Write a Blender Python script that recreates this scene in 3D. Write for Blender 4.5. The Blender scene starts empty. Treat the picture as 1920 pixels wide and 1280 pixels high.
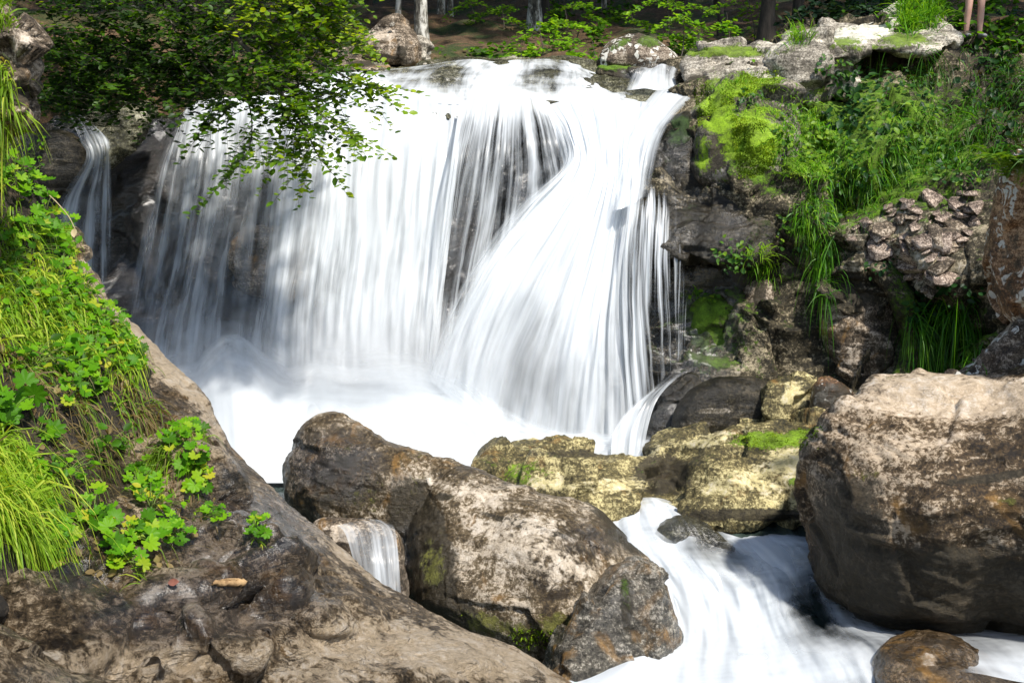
import bpy, bmesh, math, random
import numpy as np
from mathutils import Vector, geometry
random.seed(7)
RNG = np.random.default_rng(11)
S = bpy.context.scene
COL = S.collection
R = math.radians

# ------------------------------------------------------------------ camera
F = 2058.0
PITCH = math.atan((640 - 400) / F)
CAM = np.array([0.0, 0.0, 2.2])
cam = bpy.data.cameras.new('camera')
cam.sensor_width = 36.0
cam.lens = F / 1920 * 36
cam.clip_end = 500
cam_o = bpy.data.objects.new('camera', cam)
COL.objects.link(cam_o)
cam_o.location = CAM
cam_o.rotation_euler = (math.pi / 2 - PITCH, 0, 0)
S.camera = cam_o
FW = np.array([0, math.cos(PITCH), -math.sin(PITCH)])
UP = np.array([0, math.sin(PITCH), math.cos(PITCH)])
RT = np.array([1.0, 0, 0])

# ------------------------------------------------------------------ light
SUN = np.array([0.34, -0.48, 0.82]); SUN /= np.linalg.norm(SUN)
W = bpy.data.worlds.new('World'); S.world = W
W.use_nodes = True
nt = W.node_tree
sky = nt.nodes.new('ShaderNodeTexSky'); sky.sky_type = 'NISHITA'; sky.sun_disc = False
sky.sun_elevation = math.asin(SUN[2]); sky.sun_rotation = math.atan2(SUN[0], SUN[1])
nt.links.new(sky.outputs[0], nt.nodes['Background'].inputs[0])
nt.nodes['Background'].inputs[1].default_value = 0.12
sl = bpy.data.lights.new('sun', 'SUN'); sl.energy = 4.2; sl.angle = R(3.0); sl.color = (1, .95, .87)
so = bpy.data.objects.new('sun', sl); COL.objects.link(so)
so.rotation_euler = Vector(SUN).to_track_quat('Z', 'Y').to_euler()
vs = S.view_settings
vs.view_transform = 'Standard'; vs.look = 'None'; vs.exposure = 0.62; vs.gamma = 1; vs.use_curve_mapping = False
S.render.engine = 'CYCLES'
cy = S.cycles
cy.max_bounces = 6; cy.diffuse_bounces = 3; cy.glossy_bounces = 2; cy.transmission_bounces = 3; cy.transparent_max_bounces = 20
cy.sample_clamp_indirect = 6
cy.use_denoising = True

# ------------------------------------------------------------------ helpers
def P(px, py, d):
    px = np.asarray(px, float); py = np.asarray(py, float); d = np.asarray(d, float)
    return CAM + d[..., None] * (FW + ((px - 960) / F)[..., None] * RT + ((640 - py) / F)[..., None] * UP)

def proj(V):
    q = V - CAM
    d = q @ FW
    d = np.where(np.abs(d) < 1e-6, 1e-6, d)
    return 960 + F * (q @ RT) / d, 640 - F * (q @ UP) / d, d

_perm = np.concatenate([np.random.default_rng(3).permutation(256)] * 3)
_g = np.random.default_rng(4).normal(size=(256, 3)); _g /= np.linalg.norm(_g, axis=1)[:, None]
def perlin(p):
    i = np.floor(p).astype(int); f = p - i; i &= 255
    u = f * f * f * (f * (f * 6 - 15) + 10)
    out = 0
    for dx in (0, 1):
        wx = u[:, 0] if dx else 1 - u[:, 0]
        for dy in (0, 1):
            wy = u[:, 1] if dy else 1 - u[:, 1]
            for dz in (0, 1):
                wz = u[:, 2] if dz else 1 - u[:, 2]
                h = _perm[_perm[_perm[i[:, 0] + dx] + i[:, 1] + dy] + i[:, 2] + dz]
                out = out + wx * wy * wz * np.einsum('ij,ij->i', _g[h], f - (dx, dy, dz))
    return out * 1.5
def fbm(p, o=4, gain=.5):
    s = 0; a = 1
    for k in range(o):
        s = s + a * perlin(p * 2 ** k + 17.3 * k); a *= gain
    return s
def ridged(p, o=4, gain=.5):
    s = 0; a = 1
    for k in range(o):
        s = s + a * (1 - 2 * np.abs(perlin(p * 2 ** k + 9.1 * k))); a *= gain
    return s
def facet(p, seed=0):
    i = np.floor(p).astype(int); best = np.full(len(p), 9.0); val = np.zeros(len(p)); rr = np.random.default_rng(50 + seed)
    jit = rr.random((256, 3)); nd = rr.normal(size=(256, 3)); nd /= np.linalg.norm(nd, axis=1)[:, None]; off = rr.normal(size=256) * .35
    for dx in (-1, 0, 1):
        for dy in (-1, 0, 1):
            for dz in (-1, 0, 1):
                c = i + (dx, dy, dz); ci = c & 255
                h = _perm[_perm[_perm[ci[:, 0]] + ci[:, 1]] + ci[:, 2]]
                s = p - (c + jit[h]); d = (s * s).sum(1)
                m = d < best
                best = np.where(m, d, best); val = np.where(m, (s * nd[h]).sum(1) * .9 + off[h], val)
    return val

def spline(pts, n, closed=False):
    p = np.asarray(pts, float)
    if closed: p = np.vstack([p[-1], p, p[0], p[1]])
    else: p = np.vstack([2 * p[0] - p[1], p, 2 * p[-1] - p[-2]])
    seg = len(p) - 3
    t = np.linspace(0, seg, n, endpoint=not closed)
    k = np.minimum(t.astype(int), seg - 1); f = (t - k)[:, None]
    a, b, c, d = p[k], p[k + 1], p[k + 2], p[k + 3]
    return .5 * (2 * b + (c - a) * f + (2 * a - 5 * b + 4 * c - d) * f ** 2 + (3 * b - a - 3 * c + d) * f ** 3)

def rbf(ctrl):
    c = np.asarray(ctrl, float); xy = c[:, :2] / 300.; v = c[:, 2]
    if len(c) < 3:
        return lambda x, y: np.full(np.shape(x), v.mean())
    r = np.linalg.norm(xy[:, None] - xy[None], axis=2)
    n = len(c); A = np.zeros((n + 3, n + 3)); A[:n, :n] = r + np.eye(n) * .02
    A[:n, n] = 1; A[:n, n + 1:] = xy; A[n, :n] = 1; A[n + 1:, :n] = xy.T
    w = np.linalg.lstsq(A, np.concatenate([v, [0, 0, 0]]), rcond=None)[0]
    def f(x, y):
        q = np.stack([np.asarray(x, float), np.asarray(y, float)], -1) / 300.
        rr = np.linalg.norm(q[..., None, :] - xy, axis=-1)
        return rr @ w[:n] + w[n] + q @ w[n + 1:]
    return f

def inpoly(x, y, poly):
    poly = np.asarray(poly, float); c = np.zeros(x.shape, bool)
    x0, y0 = poly[-1]
    for x1, y1 in poly:
        m = (y1 > y) != (y0 > y)
        with np.errstate(divide='ignore', invalid='ignore'):
            c ^= m & (x < (x0 - x1) * (y - y1) / (y0 - y1 + 1e-12) + x1)
        x0, y0 = x1, y1
    return c

def mesh(name, V, faces, smooth=True):
    me = bpy.data.meshes.new(name)
    V = np.ascontiguousarray(V, np.float32)
    if not isinstance(faces, list): faces = [faces]
    faces = [np.asarray(f, np.int32) for f in faces if len(f)]
    tot = np.concatenate([np.full(len(f), f.shape[1], np.int32) for f in faces])
    flat = np.concatenate([f.ravel() for f in faces])
    me.vertices.add(len(V)); me.vertices.foreach_set('co', V.ravel())
    me.loops.add(len(flat)); me.loops.foreach_set('vertex_index', flat)
    st = np.concatenate([[0], np.cumsum(tot)[:-1]]).astype(np.int32)
    me.polygons.add(len(tot)); me.polygons.foreach_set('loop_start', st); me.polygons.foreach_set('loop_total', tot)
    me.update(calc_edges=True)
    me.polygons.foreach_set('use_smooth', np.full(len(tot), smooth))
    return me

def attr(me, name, v):
    a = me.attributes.new(name, 'FLOAT', 'POINT'); a.data.foreach_set('value', np.ascontiguousarray(v, np.float32))

def obj(name, me, mat, loc=(0, 0, 0), parent=None):
    o = bpy.data.objects.new(name, me); COL.objects.link(o)
    if mat: me.materials.append(mat)
    o.location = loc
    if parent: o.parent = parent
    return o
def tag(o, label=None, cat=None, group=None, kind=None):
    if label: o['label'] = label
    if cat: o['category'] = cat
    if group: o['group'] = group
    if kind: o['kind'] = kind
    return o
def empty(name, loc, label, cat, group=None):
    o = bpy.data.objects.new(name, None); COL.objects.link(o); o.location = loc; o.empty_display_size = .1
    return tag(o, label, cat, group)

# ------------------------------------------------------------------ materials
class NT:
    def __init__(s, name):
        s.m = bpy.data.materials.new(name); s.m.use_nodes = True; s.t = s.m.node_tree; s.t.nodes.clear()
        s.out = s.t.nodes.new('ShaderNodeOutputMaterial')
    def n(s, typ, ins=None, **kw):
        x = s.t.nodes.new('ShaderNode' + typ)
        for k, v in kw.items(): setattr(x, k, v)
        for k, v in (ins or {}).items(): s.set(x.inputs[k], v)
        return x
    def set(s, i, v):
        if hasattr(v, 'outputs'): v = v.outputs[0]
        if isinstance(v, bpy.types.NodeSocket): s.t.links.new(v, i)
        else:
            if isinstance(v, tuple) and len(v) == 3 and i.type == 'RGBA': v = v + (1,)
            i.default_value = v
    def math(s, op, a, b=0., c=0., clamp=False): return s.n('Math', {0: a, 1: b, 2: c}, operation=op, use_clamp=clamp)
    def mix(s, f, a, b, blend='MIX'):
        x = s.n('Mix', data_type='RGBA', blend_type=blend)
        s.set(x.inputs[0], f); s.set(x.inputs[6], a); s.set(x.inputs[7], b)
        return x.outputs[2]
    def ramp(s, f, stops):
        x = s.n('ValToRGB', {0: f}); e = x.color_ramp.elements
        while len(e) < len(stops): e.new(.5)
        for i, (p, c) in enumerate(stops):
            e[i].position = p; e[i].color = (c if isinstance(c, tuple) else (c, c, c)) + (1,)
        return x.outputs[0]
    def sstep(s, v, a, b):
        return s.n('MapRange', {0: v, 1: a, 2: b, 3: 0., 4: 1.}, interpolation_type='SMOOTHSTEP').outputs[0]
    def noise(s, co, scale, det=6, rough=.6, dist=0.):
        return s.n('TexNoise', {'Vector': co, 'Scale': scale, 'Detail': det, 'Roughness': rough, 'Distortion': dist}).outputs[0]
    def attr(s, name): return s.n('Attribute', attribute_name=name).outputs['Fac']

def rockmat(name, dark, mid, light, sc=1., moss=.0, mosscol=(.10, .17, .012), ochre=.0, lichen=0., rough=.62, strata=(8, 30, -35), bump=.8, shift=0., wetdark=.42):
    """wet-able stone: patchy mineral colours, stained cracks, moss on upward faces and where the 'moss' attribute says"""
    m = NT(name)
    co = m.n('TexCoord').outputs['Object']
    big = m.noise(co, 1.3 * sc, 7, .68, .5)
    med = m.noise(co, 7 * sc, 8, .72, .3)
    mp = m.n('Mapping', {'Vector': co, 'Rotation': (R(strata[1]), R(strata[2]), R(20)), 'Scale': (1, 1, strata[0])})
    lay = m.noise(mp, 1.6 * sc, 7, .66, .35)
    fine = m.noise(co, 30 * sc, 7, .8, .4)
    v = m.math('ADD', m.math('MULTIPLY', big, .42), m.math('ADD', m.math('MULTIPLY', med, .30), m.math('MULTIPLY', lay, .28)))
    v = m.math('ADD', v, m.math('MULTIPLY', m.math('SUBTRACT', fine, .5), .66))
    col = m.ramp(m.math('ADD', v, shift), [(.41, dark), (.475, tuple(.5 * (p + q) for p, q in zip(dark, mid))), (.52, mid), (.57, light), (.65, tuple(min(1, c * 1.3) for c in light))])
    if ochre:
        o = m.sstep(m.noise(co, 2.3 * sc, 5, .6, .8), .62 - .25 * ochre, .72 - .1 * ochre)
        col = m.mix(m.math('MULTIPLY', o, .75), col, m.ramp(med, [(.3, (.07, .035, .008)), (.6, (.32, .17, .04))]))
    wco = m.n('VectorMath', {0: co, 1: m.n('TexNoise', {'Vector': co, 'Scale': 3 * sc, 'Detail': 4.}).outputs['Color']}, operation='MULTIPLY_ADD')
    m.set(wco.inputs[1], (1, 1, 1)); m.set(wco.inputs[2], m.n('VectorMath', {0: m.n('TexNoise', {'Vector': co, 'Scale': 3 * sc, 'Detail': 4.}).outputs['Color'], 1: (.35, .35, .35)}, operation='MULTIPLY'))
    vein = m.n('TexNoise', {'Vector': mp, 'Scale': 1.1 * sc, 'Detail': 5., 'Roughness': .55, 'Distortion': .6}).outputs[0]
    crack = m.math('MULTIPLY', m.math('SUBTRACT', 1., m.sstep(m.math('ABSOLUTE', m.math('SUBTRACT', vein, .5)), .0, .010)), m.sstep(med, .42, .56))
    col = m.mix(m.math('MULTIPLY', crack, .7), col, (.012, .010, .007))
    pit = m.sstep(fine, .40, .30)
    col = m.mix(m.math('MULTIPLY', pit, .28), col, (.02, .016, .01))
    if lichen:
        lv = m.n('TexVoronoi', {'Vector': wco, 'Scale': 5.5 * sc, 'Randomness': 1.}).outputs['Distance']
        lm = m.math('MULTIPLY', m.sstep(lv, .40, .30), m.sstep(m.noise(co, 2 * sc, 3), .56 - .2 * lichen, .62 - .2 * lichen))
        col = m.mix(lm, col, m.ramp(fine, [(.3, (.42, .40, .34)), (.7, (.8, .78, .7))]))
    # stains and painted shade placed on the stone
    st = m.attr('stain_shade')
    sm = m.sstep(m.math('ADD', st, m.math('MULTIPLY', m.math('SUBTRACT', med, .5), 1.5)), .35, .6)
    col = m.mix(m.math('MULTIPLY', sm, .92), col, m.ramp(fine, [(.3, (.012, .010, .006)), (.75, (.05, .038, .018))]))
    pa = m.attr('pale')  # pale stone patches, with sunlit highlights put into the colour
    gr = m.noise(co, 17 * sc, 6, .7, .6)
    pm = m.sstep(m.math('ADD', pa, m.math('MULTIPLY', m.math('SUBTRACT', m.math('ADD', m.math('MULTIPLY', m.math('ADD', med, lay), .3), m.math('MULTIPLY', gr, .4)), .5), 3.4)), .38, .70)
    col = m.mix(m.math('MULTIPLY', pm, .9), col, m.ramp(m.math('ADD', m.math('MULTIPLY', fine, .5), m.math('MULTIPLY', med, .5)), [(.34, tuple(c * .5 for c in light)), (.5, tuple(min(.75, c * 1.25) for c in light)), (.66, (.74, .68, .60))]))
    # moss
    nz = m.n('SeparateXYZ', {0: m.n('NewGeometry').outputs['Normal']}).outputs[2]
    mo = m.math('ADD', m.math('MULTIPLY', m.attr('moss'), 1.0), m.math('MULTIPLY', nz, .28 * (moss > 0)))
    mo = m.math('ADD', mo, m.math('ADD', m.math('MULTIPLY', m.math('SUBTRACT', m.noise(co, 3.4 * sc, 7, .75, .3), .5), 1.8), m.math('MULTIPLY', m.math('SUBTRACT', m.noise(co, 19 * sc, 6, .75, .5), .5), 1.5)))
    mm = m.sstep(mo, .54 - .5 * moss, .86 - .5 * moss)
    mn = m.noise(co, 55 * sc, 5, .8)
    mc = m.ramp(m.math('ADD', m.math('MULTIPLY', mn, .55), m.math('MULTIPLY', m.noise(co, 6 * sc, 4), .45)),
                [(.34, tuple(c * .22 for c in mosscol)), (.5, mosscol), (.66, tuple(min(1, c * 2.1) for c in mosscol))])
    col = m.mix(m.math('MULTIPLY', mm, .93), col, mc)
    wet = m.sstep(m.math('ADD', m.attr('wet'), m.math('MULTIPLY', m.math('SUBTRACT', big, .5), 1.2)), .25, .75)
    dk = m.mix(1., col, (wetdark, wetdark * .96, wetdark * .97), 'MULTIPLY')
    col = m.mix(wet, col, dk)
    rg = m.math('ADD', m.math('MULTIPLY', m.math('SUBTRACT', 1., wet), rough - .2), m.math('ADD', .2, m.math('MULTIPLY', mm, .3)), clamp=True)
    h = m.math('ADD', m.math('MULTIPLY', med, .55), m.math('ADD', m.math('MULTIPLY', fine, .42), m.math('MULTIPLY', lay, .5)))
    h = m.math('SUBTRACT', h, m.math('MULTIPLY', crack, .15))
    h = m.math('ADD', h, m.math('MULTIPLY', m.math('MULTIPLY', mm, mn), .6))
    h = m.math('ADD', h, m.math('MULTIPLY', wet, m.math('MULTIPLY', m.noise(mp, 5 * sc, 4, .6, .5), .9)))
    bp = m.n('Bump', {'Strength': bump, 'Distance': .05 / sc, 'Height': h})
    b = m.n('BsdfPrincipled', {'Base Color': col, 'Roughness': rg, 'Normal': bp, 'Specular IOR Level': m.math('ADD', .4, m.math('MULTIPLY', wet, .5)), 'Coat Weight': m.math('MULTIPLY', wet, .9), 'Coat Roughness': .19, 'Coat IOR': 1.45})
    m.set(b.inputs['Coat Normal'], m.n('Bump', {'Strength': .35, 'Distance': .03, 'Height': med}))
    m.set(m.out.inputs[0], b)
    return m.m

def leafmat(name, stops, trans=.45, gloss=.1, rough=.45):
    m = NT(name)
    t = m.attr('tint')
    col = m.ramp(t, stops)
    d = m.n('BsdfPrincipled', {'Base Color': col, 'Roughness': rough, 'Specular IOR Level': gloss * 4})
    tc = m.mix(1., col, (1.5, 1.35, .5), 'MULTIPLY')
    tr = m.n('BsdfTranslucent', {'Color': tc})
    mx = m.n('MixShader', {0: trans, 1: d, 2: tr}); m.set(m.out.inputs[0], mx)
    return m.m

def simplemat(name, c1, c2, scale=8., rough=.7, bump=.3, stretch=(1, 1, 1)):
    m = NT(name)
    co = m.n('Mapping', {'Vector': m.n('TexCoord').outputs['Object'], 'Scale': stretch})
    n1 = m.noise(co, scale, 7, .7, .3)
    col = m.ramp(n1, [(.35, c1), (.62, c2)])
    bp = m.n('Bump', {'Strength': bump, 'Distance': .03, 'Height': m.noise(co, scale * 3, 6, .7)})
    m.set(m.out.inputs[0], m.n('BsdfPrincipled', {'Base Color': col, 'Roughness': rough, 'Normal': bp}))
    return m.m

def watermat(name, u1=60., v1=.7, soft=.5, white=(.80, .84, .87), seed=0., gain=1.):
    """falling or running white water: streaks along the flow UV, clear between them"""
    m = NT(name)
    uv = m.n('UVMap', uv_map='flow').outputs[0]
    wv = m.n('TexNoise', {'Vector': m.n('Mapping', {'Vector': uv, 'Scale': (2.2, .9, 1)}), 'Scale': 1., 'Detail': 3.})
    wrp = m.n('VectorMath', {0: wv.outputs['Color'], 1: (.14, .25, 0)}, operation='MULTIPLY')
    uv = m.n('VectorMath', {0: uv, 1: wrp}, operation='ADD').outputs[0]
    def st(su, sv, det, off):
        return m.noise(m.n('Mapping', {'Vector': uv, 'Location': (off + seed, off * .7 + seed, seed), 'Scale': (su, sv, 1)}), 1., det, .58)
    a = st(u1 * .06, v1 * 1.9, 3, 3.1); a2 = st(u1 * .16, v1 * .7, 3, 5.5); b = st(u1 * .5, v1, 4, 7.7); c = st(u1 * 1.6, v1 * 1.6, 4, 1.3)
    n = m.math('ADD', m.math('ADD', m.math('MULTIPLY', a, .37), m.math('MULTIPLY', a2, .39)), m.math('ADD', m.math('MULTIPLY', b, .19), m.math('MULTIPLY', c, .05)))
    d = m.attr('dens')
    e = m.math('ADD', m.math('MULTIPLY', m.math('SUBTRACT', n, .5), 4.2 * gain), d)
    al = m.sstep(e, .5 - soft, .5 + soft)
    al = m.math('MULTIPLY', al, m.sstep(d, .0, .25))
    bp = m.n('Bump', {'Strength': .22, 'Distance': .05, 'Height': m.math('ADD', m.math('MULTIPLY', b, .5), m.math('MULTIPLY', a2, 1.5))})
    df = m.n('BsdfDiffuse', {'Color': white, 'Normal': bp})
    tr = m.n('BsdfTranslucent', {'Color': white})
    mx = m.n('MixShader', {0: .35, 1: df, 2: tr})
    gl = m.n('BsdfGlossy', {'Color': (1, 1, 1), 'Roughness': .3, 'Normal': bp})
    mx = m.n('MixShader', {0: .04, 1: mx, 2: gl})
    o = m.n('MixShader', {0: al, 1: m.n('BsdfTransparent'), 2: mx}); m.set(m.out.inputs[0], o)
    return m.m
# ------------------------------------------------------------------ rocks
def blob(outline, ctrl, E, B, Rr, sp=7., jit=.0, seed=0):
    """closed stone: traced outline at its real distance, rounded front and back"""
    o = np.asarray(outline, float)
    per = np.linalg.norm(np.roll(o, -1, 0) - o, axis=1).sum()
    nb = max(24, int(per / sp))
    bd = spline(o, nb, True)
    lo, hi = bd.min(0), bd.max(0)
    gx, gy = np.meshgrid(np.arange(lo[0], hi[0], sp * 1.25), np.arange(lo[1], hi[1], sp * 1.25))
    gx = gx + (np.arange(len(gx)) % 2)[:, None] * sp * .6
    gx, gy = gx.ravel(), gy.ravel()
    m = inpoly(gx, gy, bd); gx, gy = gx[m], gy[m]
    q = np.stack([gx, gy], 1)
    dist = np.linalg.norm(q[:, None] - bd[None, ::2], axis=2)
    ok = dist.min(1) > sp * .55
    q = q[ok]; dist = dist[ok]
    mind = dist.min(1)
    p = 4.
    s = ((1. / dist ** p).sum(1) * sp * 2) ** (-1 / (p - 1)) * 1.25
    s = np.minimum(s, mind * 1.6)
    h = np.sqrt(np.clip(1 - (1 - np.clip(s / Rr, 0, 1)) ** 2, 0, 1))
    v2 = [Vector(x) for x in np.vstack([bd, q])]
    res = geometry.delaunay_2d_cdt(v2, [(i, (i + 1) % nb) for i in range(nb)], [], 0, 1e-4)
    vv = np.array([tuple(x) for x in res[0]]); orig = res[3]
    hh = np.zeros(len(vv)); isb = np.zeros(len(vv), bool)
    for i, og in enumerate(orig):
        k = og[0] if og else 0
        if k >= nb: hh[i] = h[k - nb]
        else: isb[i] = True
    tri = np.array([f for f in res[2] if len(f) == 3])
    c = vv[tri].mean(1); tri = tri[inpoly(c[:, 0], c[:, 1], bd)]
    a = vv[tri[:, 1]] - vv[tri[:, 0]]; b = vv[tri[:, 2]] - vv[tri[:, 0]]
    fl = (a[:, 0] * b[:, 1] - a[:, 1] * b[:, 0]) > 0
    tri[fl] = tri[fl][:, ::-1]
    D = rbf(ctrl)(vv[:, 0], vv[:, 1])
    front = P(vv[:, 0], vv[:, 1], D + E * (1 - hh))
    back = P(vv[:, 0], vv[:, 1], D + E + B * hh)
    n = len(vv)
    bi = np.arange(n) + n; bi[isb] = np.nonzero(isb)[0]
    V = np.vstack([front, back])
    T = np.vstack([tri, bi[tri][:, ::-1]])
    used = np.unique(T); mp = np.full(len(V), -1); mp[used] = np.arange(len(used))
    return V[used], mp[T]

def smooth_np(V, E_, it, lam=.5):
    n = len(V); deg = np.bincount(E_.ravel(), minlength=n).clip(1)[:, None]
    for _ in range(it):
        s = np.zeros_like(V)
        for k in range(3):
            s[:, k] = np.bincount(E_[:, 0], V[E_[:, 1], k], n) + np.bincount(E_[:, 1], V[E_[:, 0], k], n)
        V = V + lam * (s / deg - V)
    return V

def get_co(me):
    v = np.empty(len(me.vertices) * 3, np.float32); me.vertices.foreach_get('co', v); return v.reshape(-1, 3).astype(float)
def get_no(me):
    v = np.empty(len(me.vertices) * 3, np.float32); me.vertex_normals.foreach_get('vector', v); return v.reshape(-1, 3).astype(float)
def get_ed(me):
    v = np.empty(len(me.edges) * 2, np.int32); me.edges.foreach_get('vertices', v); return v.reshape(-1, 2)

ROT = np.array([[.82, .35, .45], [-.57, .55, .61], [-.03, -.76, .65]])
ROCKS = {}
def rock(name, blobs, mat, vox, label, cat='rock', smooth=6, lump=.05, lf=1.6, fac=.0, ff=1.6, lay=.0, layf=2.2, layrot=(20, -35), fine=.006,
         spots=(), group=None, kind=None, parent=None, fsm=1, calm=()):
    Vs, Ts, off = [], [], 0
    for bl in blobs:
        v, t = blob(**bl) if isinstance(bl, dict) else blob(*bl)
        Vs.append(v); Ts.append(t + off); off += len(v)
    me = mesh(name, np.vstack(Vs), np.vstack(Ts))
    o = obj(name, me, None)
    mod = o.modifiers.new('r', 'REMESH'); mod.mode = 'VOXEL'; mod.voxel_size = vox
    bpy.context.view_layer.update()
    ev = o.evaluated_get(bpy.context.evaluated_depsgraph_get())
    m2 = bpy.data.meshes.new_from_object(ev)
    o.modifiers.clear(); o.data = m2; bpy.data.meshes.remove(me); m2.name = name
    V = get_co(m2); E_ = get_ed(m2)
    V = smooth_np(V, E_, smooth)
    def setco(V):
        m2.vertices.foreach_set('co', np.ascontiguousarray(V, np.float32).ravel()); m2.update()
    setco(V); N = get_no(m2)
    K = np.ones(len(V))
    if calm:
        X, Y, _ = proj(V)
        for cx, cy_, rx, ry, an, amt in calm:
            dx, dy = X - cx, Y - cy_; an = R(an)
            ux = (dx * math.cos(an) + dy * math.sin(an)) / rx; uy = (-dx * math.sin(an) + dy * math.cos(an)) / ry
            K *= 1 - amt * np.exp(-(ux ** 2 + uy ** 2) ** 1.5)
    if lump: V = V + N * (K * lump * fbm(V * lf + 3.7, 4))[:, None]
    if fac: V = V + N * (K * fac * facet(V * ff))[:, None]; V = smooth_np(V, E_, fsm)
    if lay:
        a, b = R(layrot[0]), R(layrot[1])
        ax = np.array([math.sin(b), math.sin(a) * math.cos(b), math.cos(a) * math.cos(b)])
        s = V @ ax; w = .25 * fbm(V * .9, 3)
        q = np.stack([V @ np.cross(ax, [0, 1, 0]) * .35, V @ np.cross(ax, [1, 0, 0]) * .35, (s + w) * 2.2], 1) * layf
        V = V + N * (K * lay * (ridged(q, 4) - .3))[:, None]
    if fine:
        V = V + N * (fine * fbm(V * 14, 3))[:, None]
    setco(V)
    if spots:
        X, Y, _ = proj(V)
        for key in {s[0] for s in spots}:
            val = np.zeros(len(V))
            for s in spots:
                if s[0] != key: continue
                _, cx, cy_, rx, ry, st = s[:6]; an = R(s[6]) if len(s) > 6 else 0
                dx, dy = X - cx, Y - cy_
                ux = (dx * math.cos(an) + dy * math.sin(an)) / rx; uy = (-dx * math.sin(an) + dy * math.cos(an)) / ry
                g = np.exp(-(ux ** 2 + uy ** 2) ** 1.5)
                val = np.maximum(val, st * g) if st > 0 else val + st * g
            attr(m2, key, val)
    m2.polygons.foreach_set('use_smooth', np.ones(len(m2.polygons), bool))
    c = np.array([V[:, 0].mean(), V[:, 1].mean(), V[:, 2].min()])
    if parent is not None: c = np.array(parent.location)
    m2.vertices.foreach_set('co', np.ascontiguousarray(V - c, np.float32).ravel()); m2.update()
    m2.materials.append(mat); o.location = c
    if parent is not None:
        o.parent = parent; o.location = (0, 0, 0)
    else: tag(o, label, None if kind else cat, group, kind)
    ROCKS[name] = o
    return o

LIME = (.16, .27, .012); MOSS = (.07, .12, .012); DKMOSS = (.035, .07, .012); OLIVE = (.15, .15, .03)
M_center = rockmat('boulder_stone', (.020, .012, .004), (.125, .088, .042), (.44, .37, .28), 1.3, moss=.04, mosscol=OLIVE, ochre=.2, strata=(5, 40, 30), rough=.38)
M_slab = rockmat('slab_stone', (.022, .015, .008), (.16, .112, .062), (.50, .39, .26), 1.3, moss=0., mosscol=MOSS, ochre=.32, strata=(7, 25, -40), rough=.34, bump=1.7, wetdark=.5, shift=.02)
M_right = rockmat('brown_boulder_stone', (.012, .007, .003), (.10, .062, .026), (.42, .33, .23), 1.2, moss=.02, mosscol=OLIVE, ochre=.2, strata=(6, 5, 5), rough=.6, bump=.8)
M_ledge = rockmat('yellow_ledge_stone', (.02, .017, .005), (.15, .12, .045), (.50, .43, .21), 1.5, moss=.12, mosscol=LIME, ochre=.2, rough=.6)
M_wet = rockmat('wet_dark_stone', (.005, .0045, .003), (.022, .018, .010), (.075, .062, .040), 1.5, moss=.0, mosscol=DKMOSS, rough=.3, strata=(6, 8, 0))
M_cliff = rockmat('cliff_stone', (.006, .005, .004), (.03, .026, .021), (.12, .10, .08), 1.0, moss=.02, mosscol=DKMOSS, rough=.5)
M_bank = rockmat('mossy_cliff_stone', (.010, .008, .003), (.055, .043, .02), (.30, .25, .16), 1.3, moss=.42, mosscol=(.10, .19, .010), rough=.7)
M_mosspil = rockmat('lime_moss_stone', (.03, .028, .02), (.13, .11, .08), (.36, .31, .25), 1.3, moss=.42, mosscol=(.20, .33, .012), rough=.7)
M_pale = rockmat('pale_stone', (.06, .05, .035), (.34, .30, .24), (.62, .57, .47), 1.6, moss=.30, mosscol=(.14, .22, .015), rough=.7)
M_tan = rockmat('tan_stone', (.022, .015, .008), (.15, .11, .07), (.46, .38, .29), 1.8, moss=.0, mosscol=MOSS, ochre=.25, rough=.65)
M_lich = rockmat('lichen_stone', (.02, .014, .008), (.12, .085, .055), (.36, .30, .23), 2.2, moss=.2, mosscol=MOSS, lichen=1., rough=.7)
M_rust = rockmat('rust_stone', (.03, .016, .007), (.19, .09, .032), (.42, .27, .15), 1.8, moss=.14, mosscol=LIME, lichen=.75, rough=.6)
M_scree = rockmat('scree_stone', (.03, .02, .014), (.22, .16, .12), (.55, .44, .35), 2.6, moss=.0, rough=.75)
M_olive = rockmat('film_washed_stone', (.018, .018, .010), (.09, .085, .045), (.28, .27, .18), 1.4, moss=.0, mosscol=OLIVE, rough=.25, strata=(9, 10, 5))
M_soil = rockmat('bank_soil', (.008, .006, .004), (.03, .022, .013), (.09, .065, .04), 1.5, moss=.12, mosscol=(.04, .075, .01), rough=.9)

# --- cliff behind the water
rock('cliff', [dict(outline=[(40, 240), (170, 225), (280, 225), (350, 212), (480, 190), (640, 165), (860, 195), (960, 185), (1050, 200), (1200, 200), (1300, 205), (1330, 400), (1320, 860), (900, 940), (200, 940), (-100, 720), (-80, 300)],
     ctrl=[(350, 200, 11.73), (640, 160, 11.73), (860, 190, 11.53), (960, 180, 11.33), (1060, 195, 11.33), (1250, 200, 11.33), (120, 350, 11.93), (250, 500, 12.1), (330, 450, 11.63), (450, 480, 11.18), (600, 450, 11.23), (750, 450, 11.23), (880, 450, 11.03), (960, 350, 10.95), (1060, 330, 10.83), (1000, 500, 10.68), (1150, 450, 10.63), (1250, 420, 10.83), (300, 700, 11.23), (600, 700, 11.03), (850, 700, 10.83), (1100, 750, 10.43), (1250, 700, 10.63)],
     E=.35, B=1.2, Rr=60, sp=12)], M_cliff, .035, 'dark wet rock face behind the waterfall', kind='structure', lump=.07, fac=.09, ff=1.5, lay=.05,
     spots=[('wet', 600, 500, 900, 500, .9), ('pale', 470, 500, 70, 90, .5)])
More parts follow.
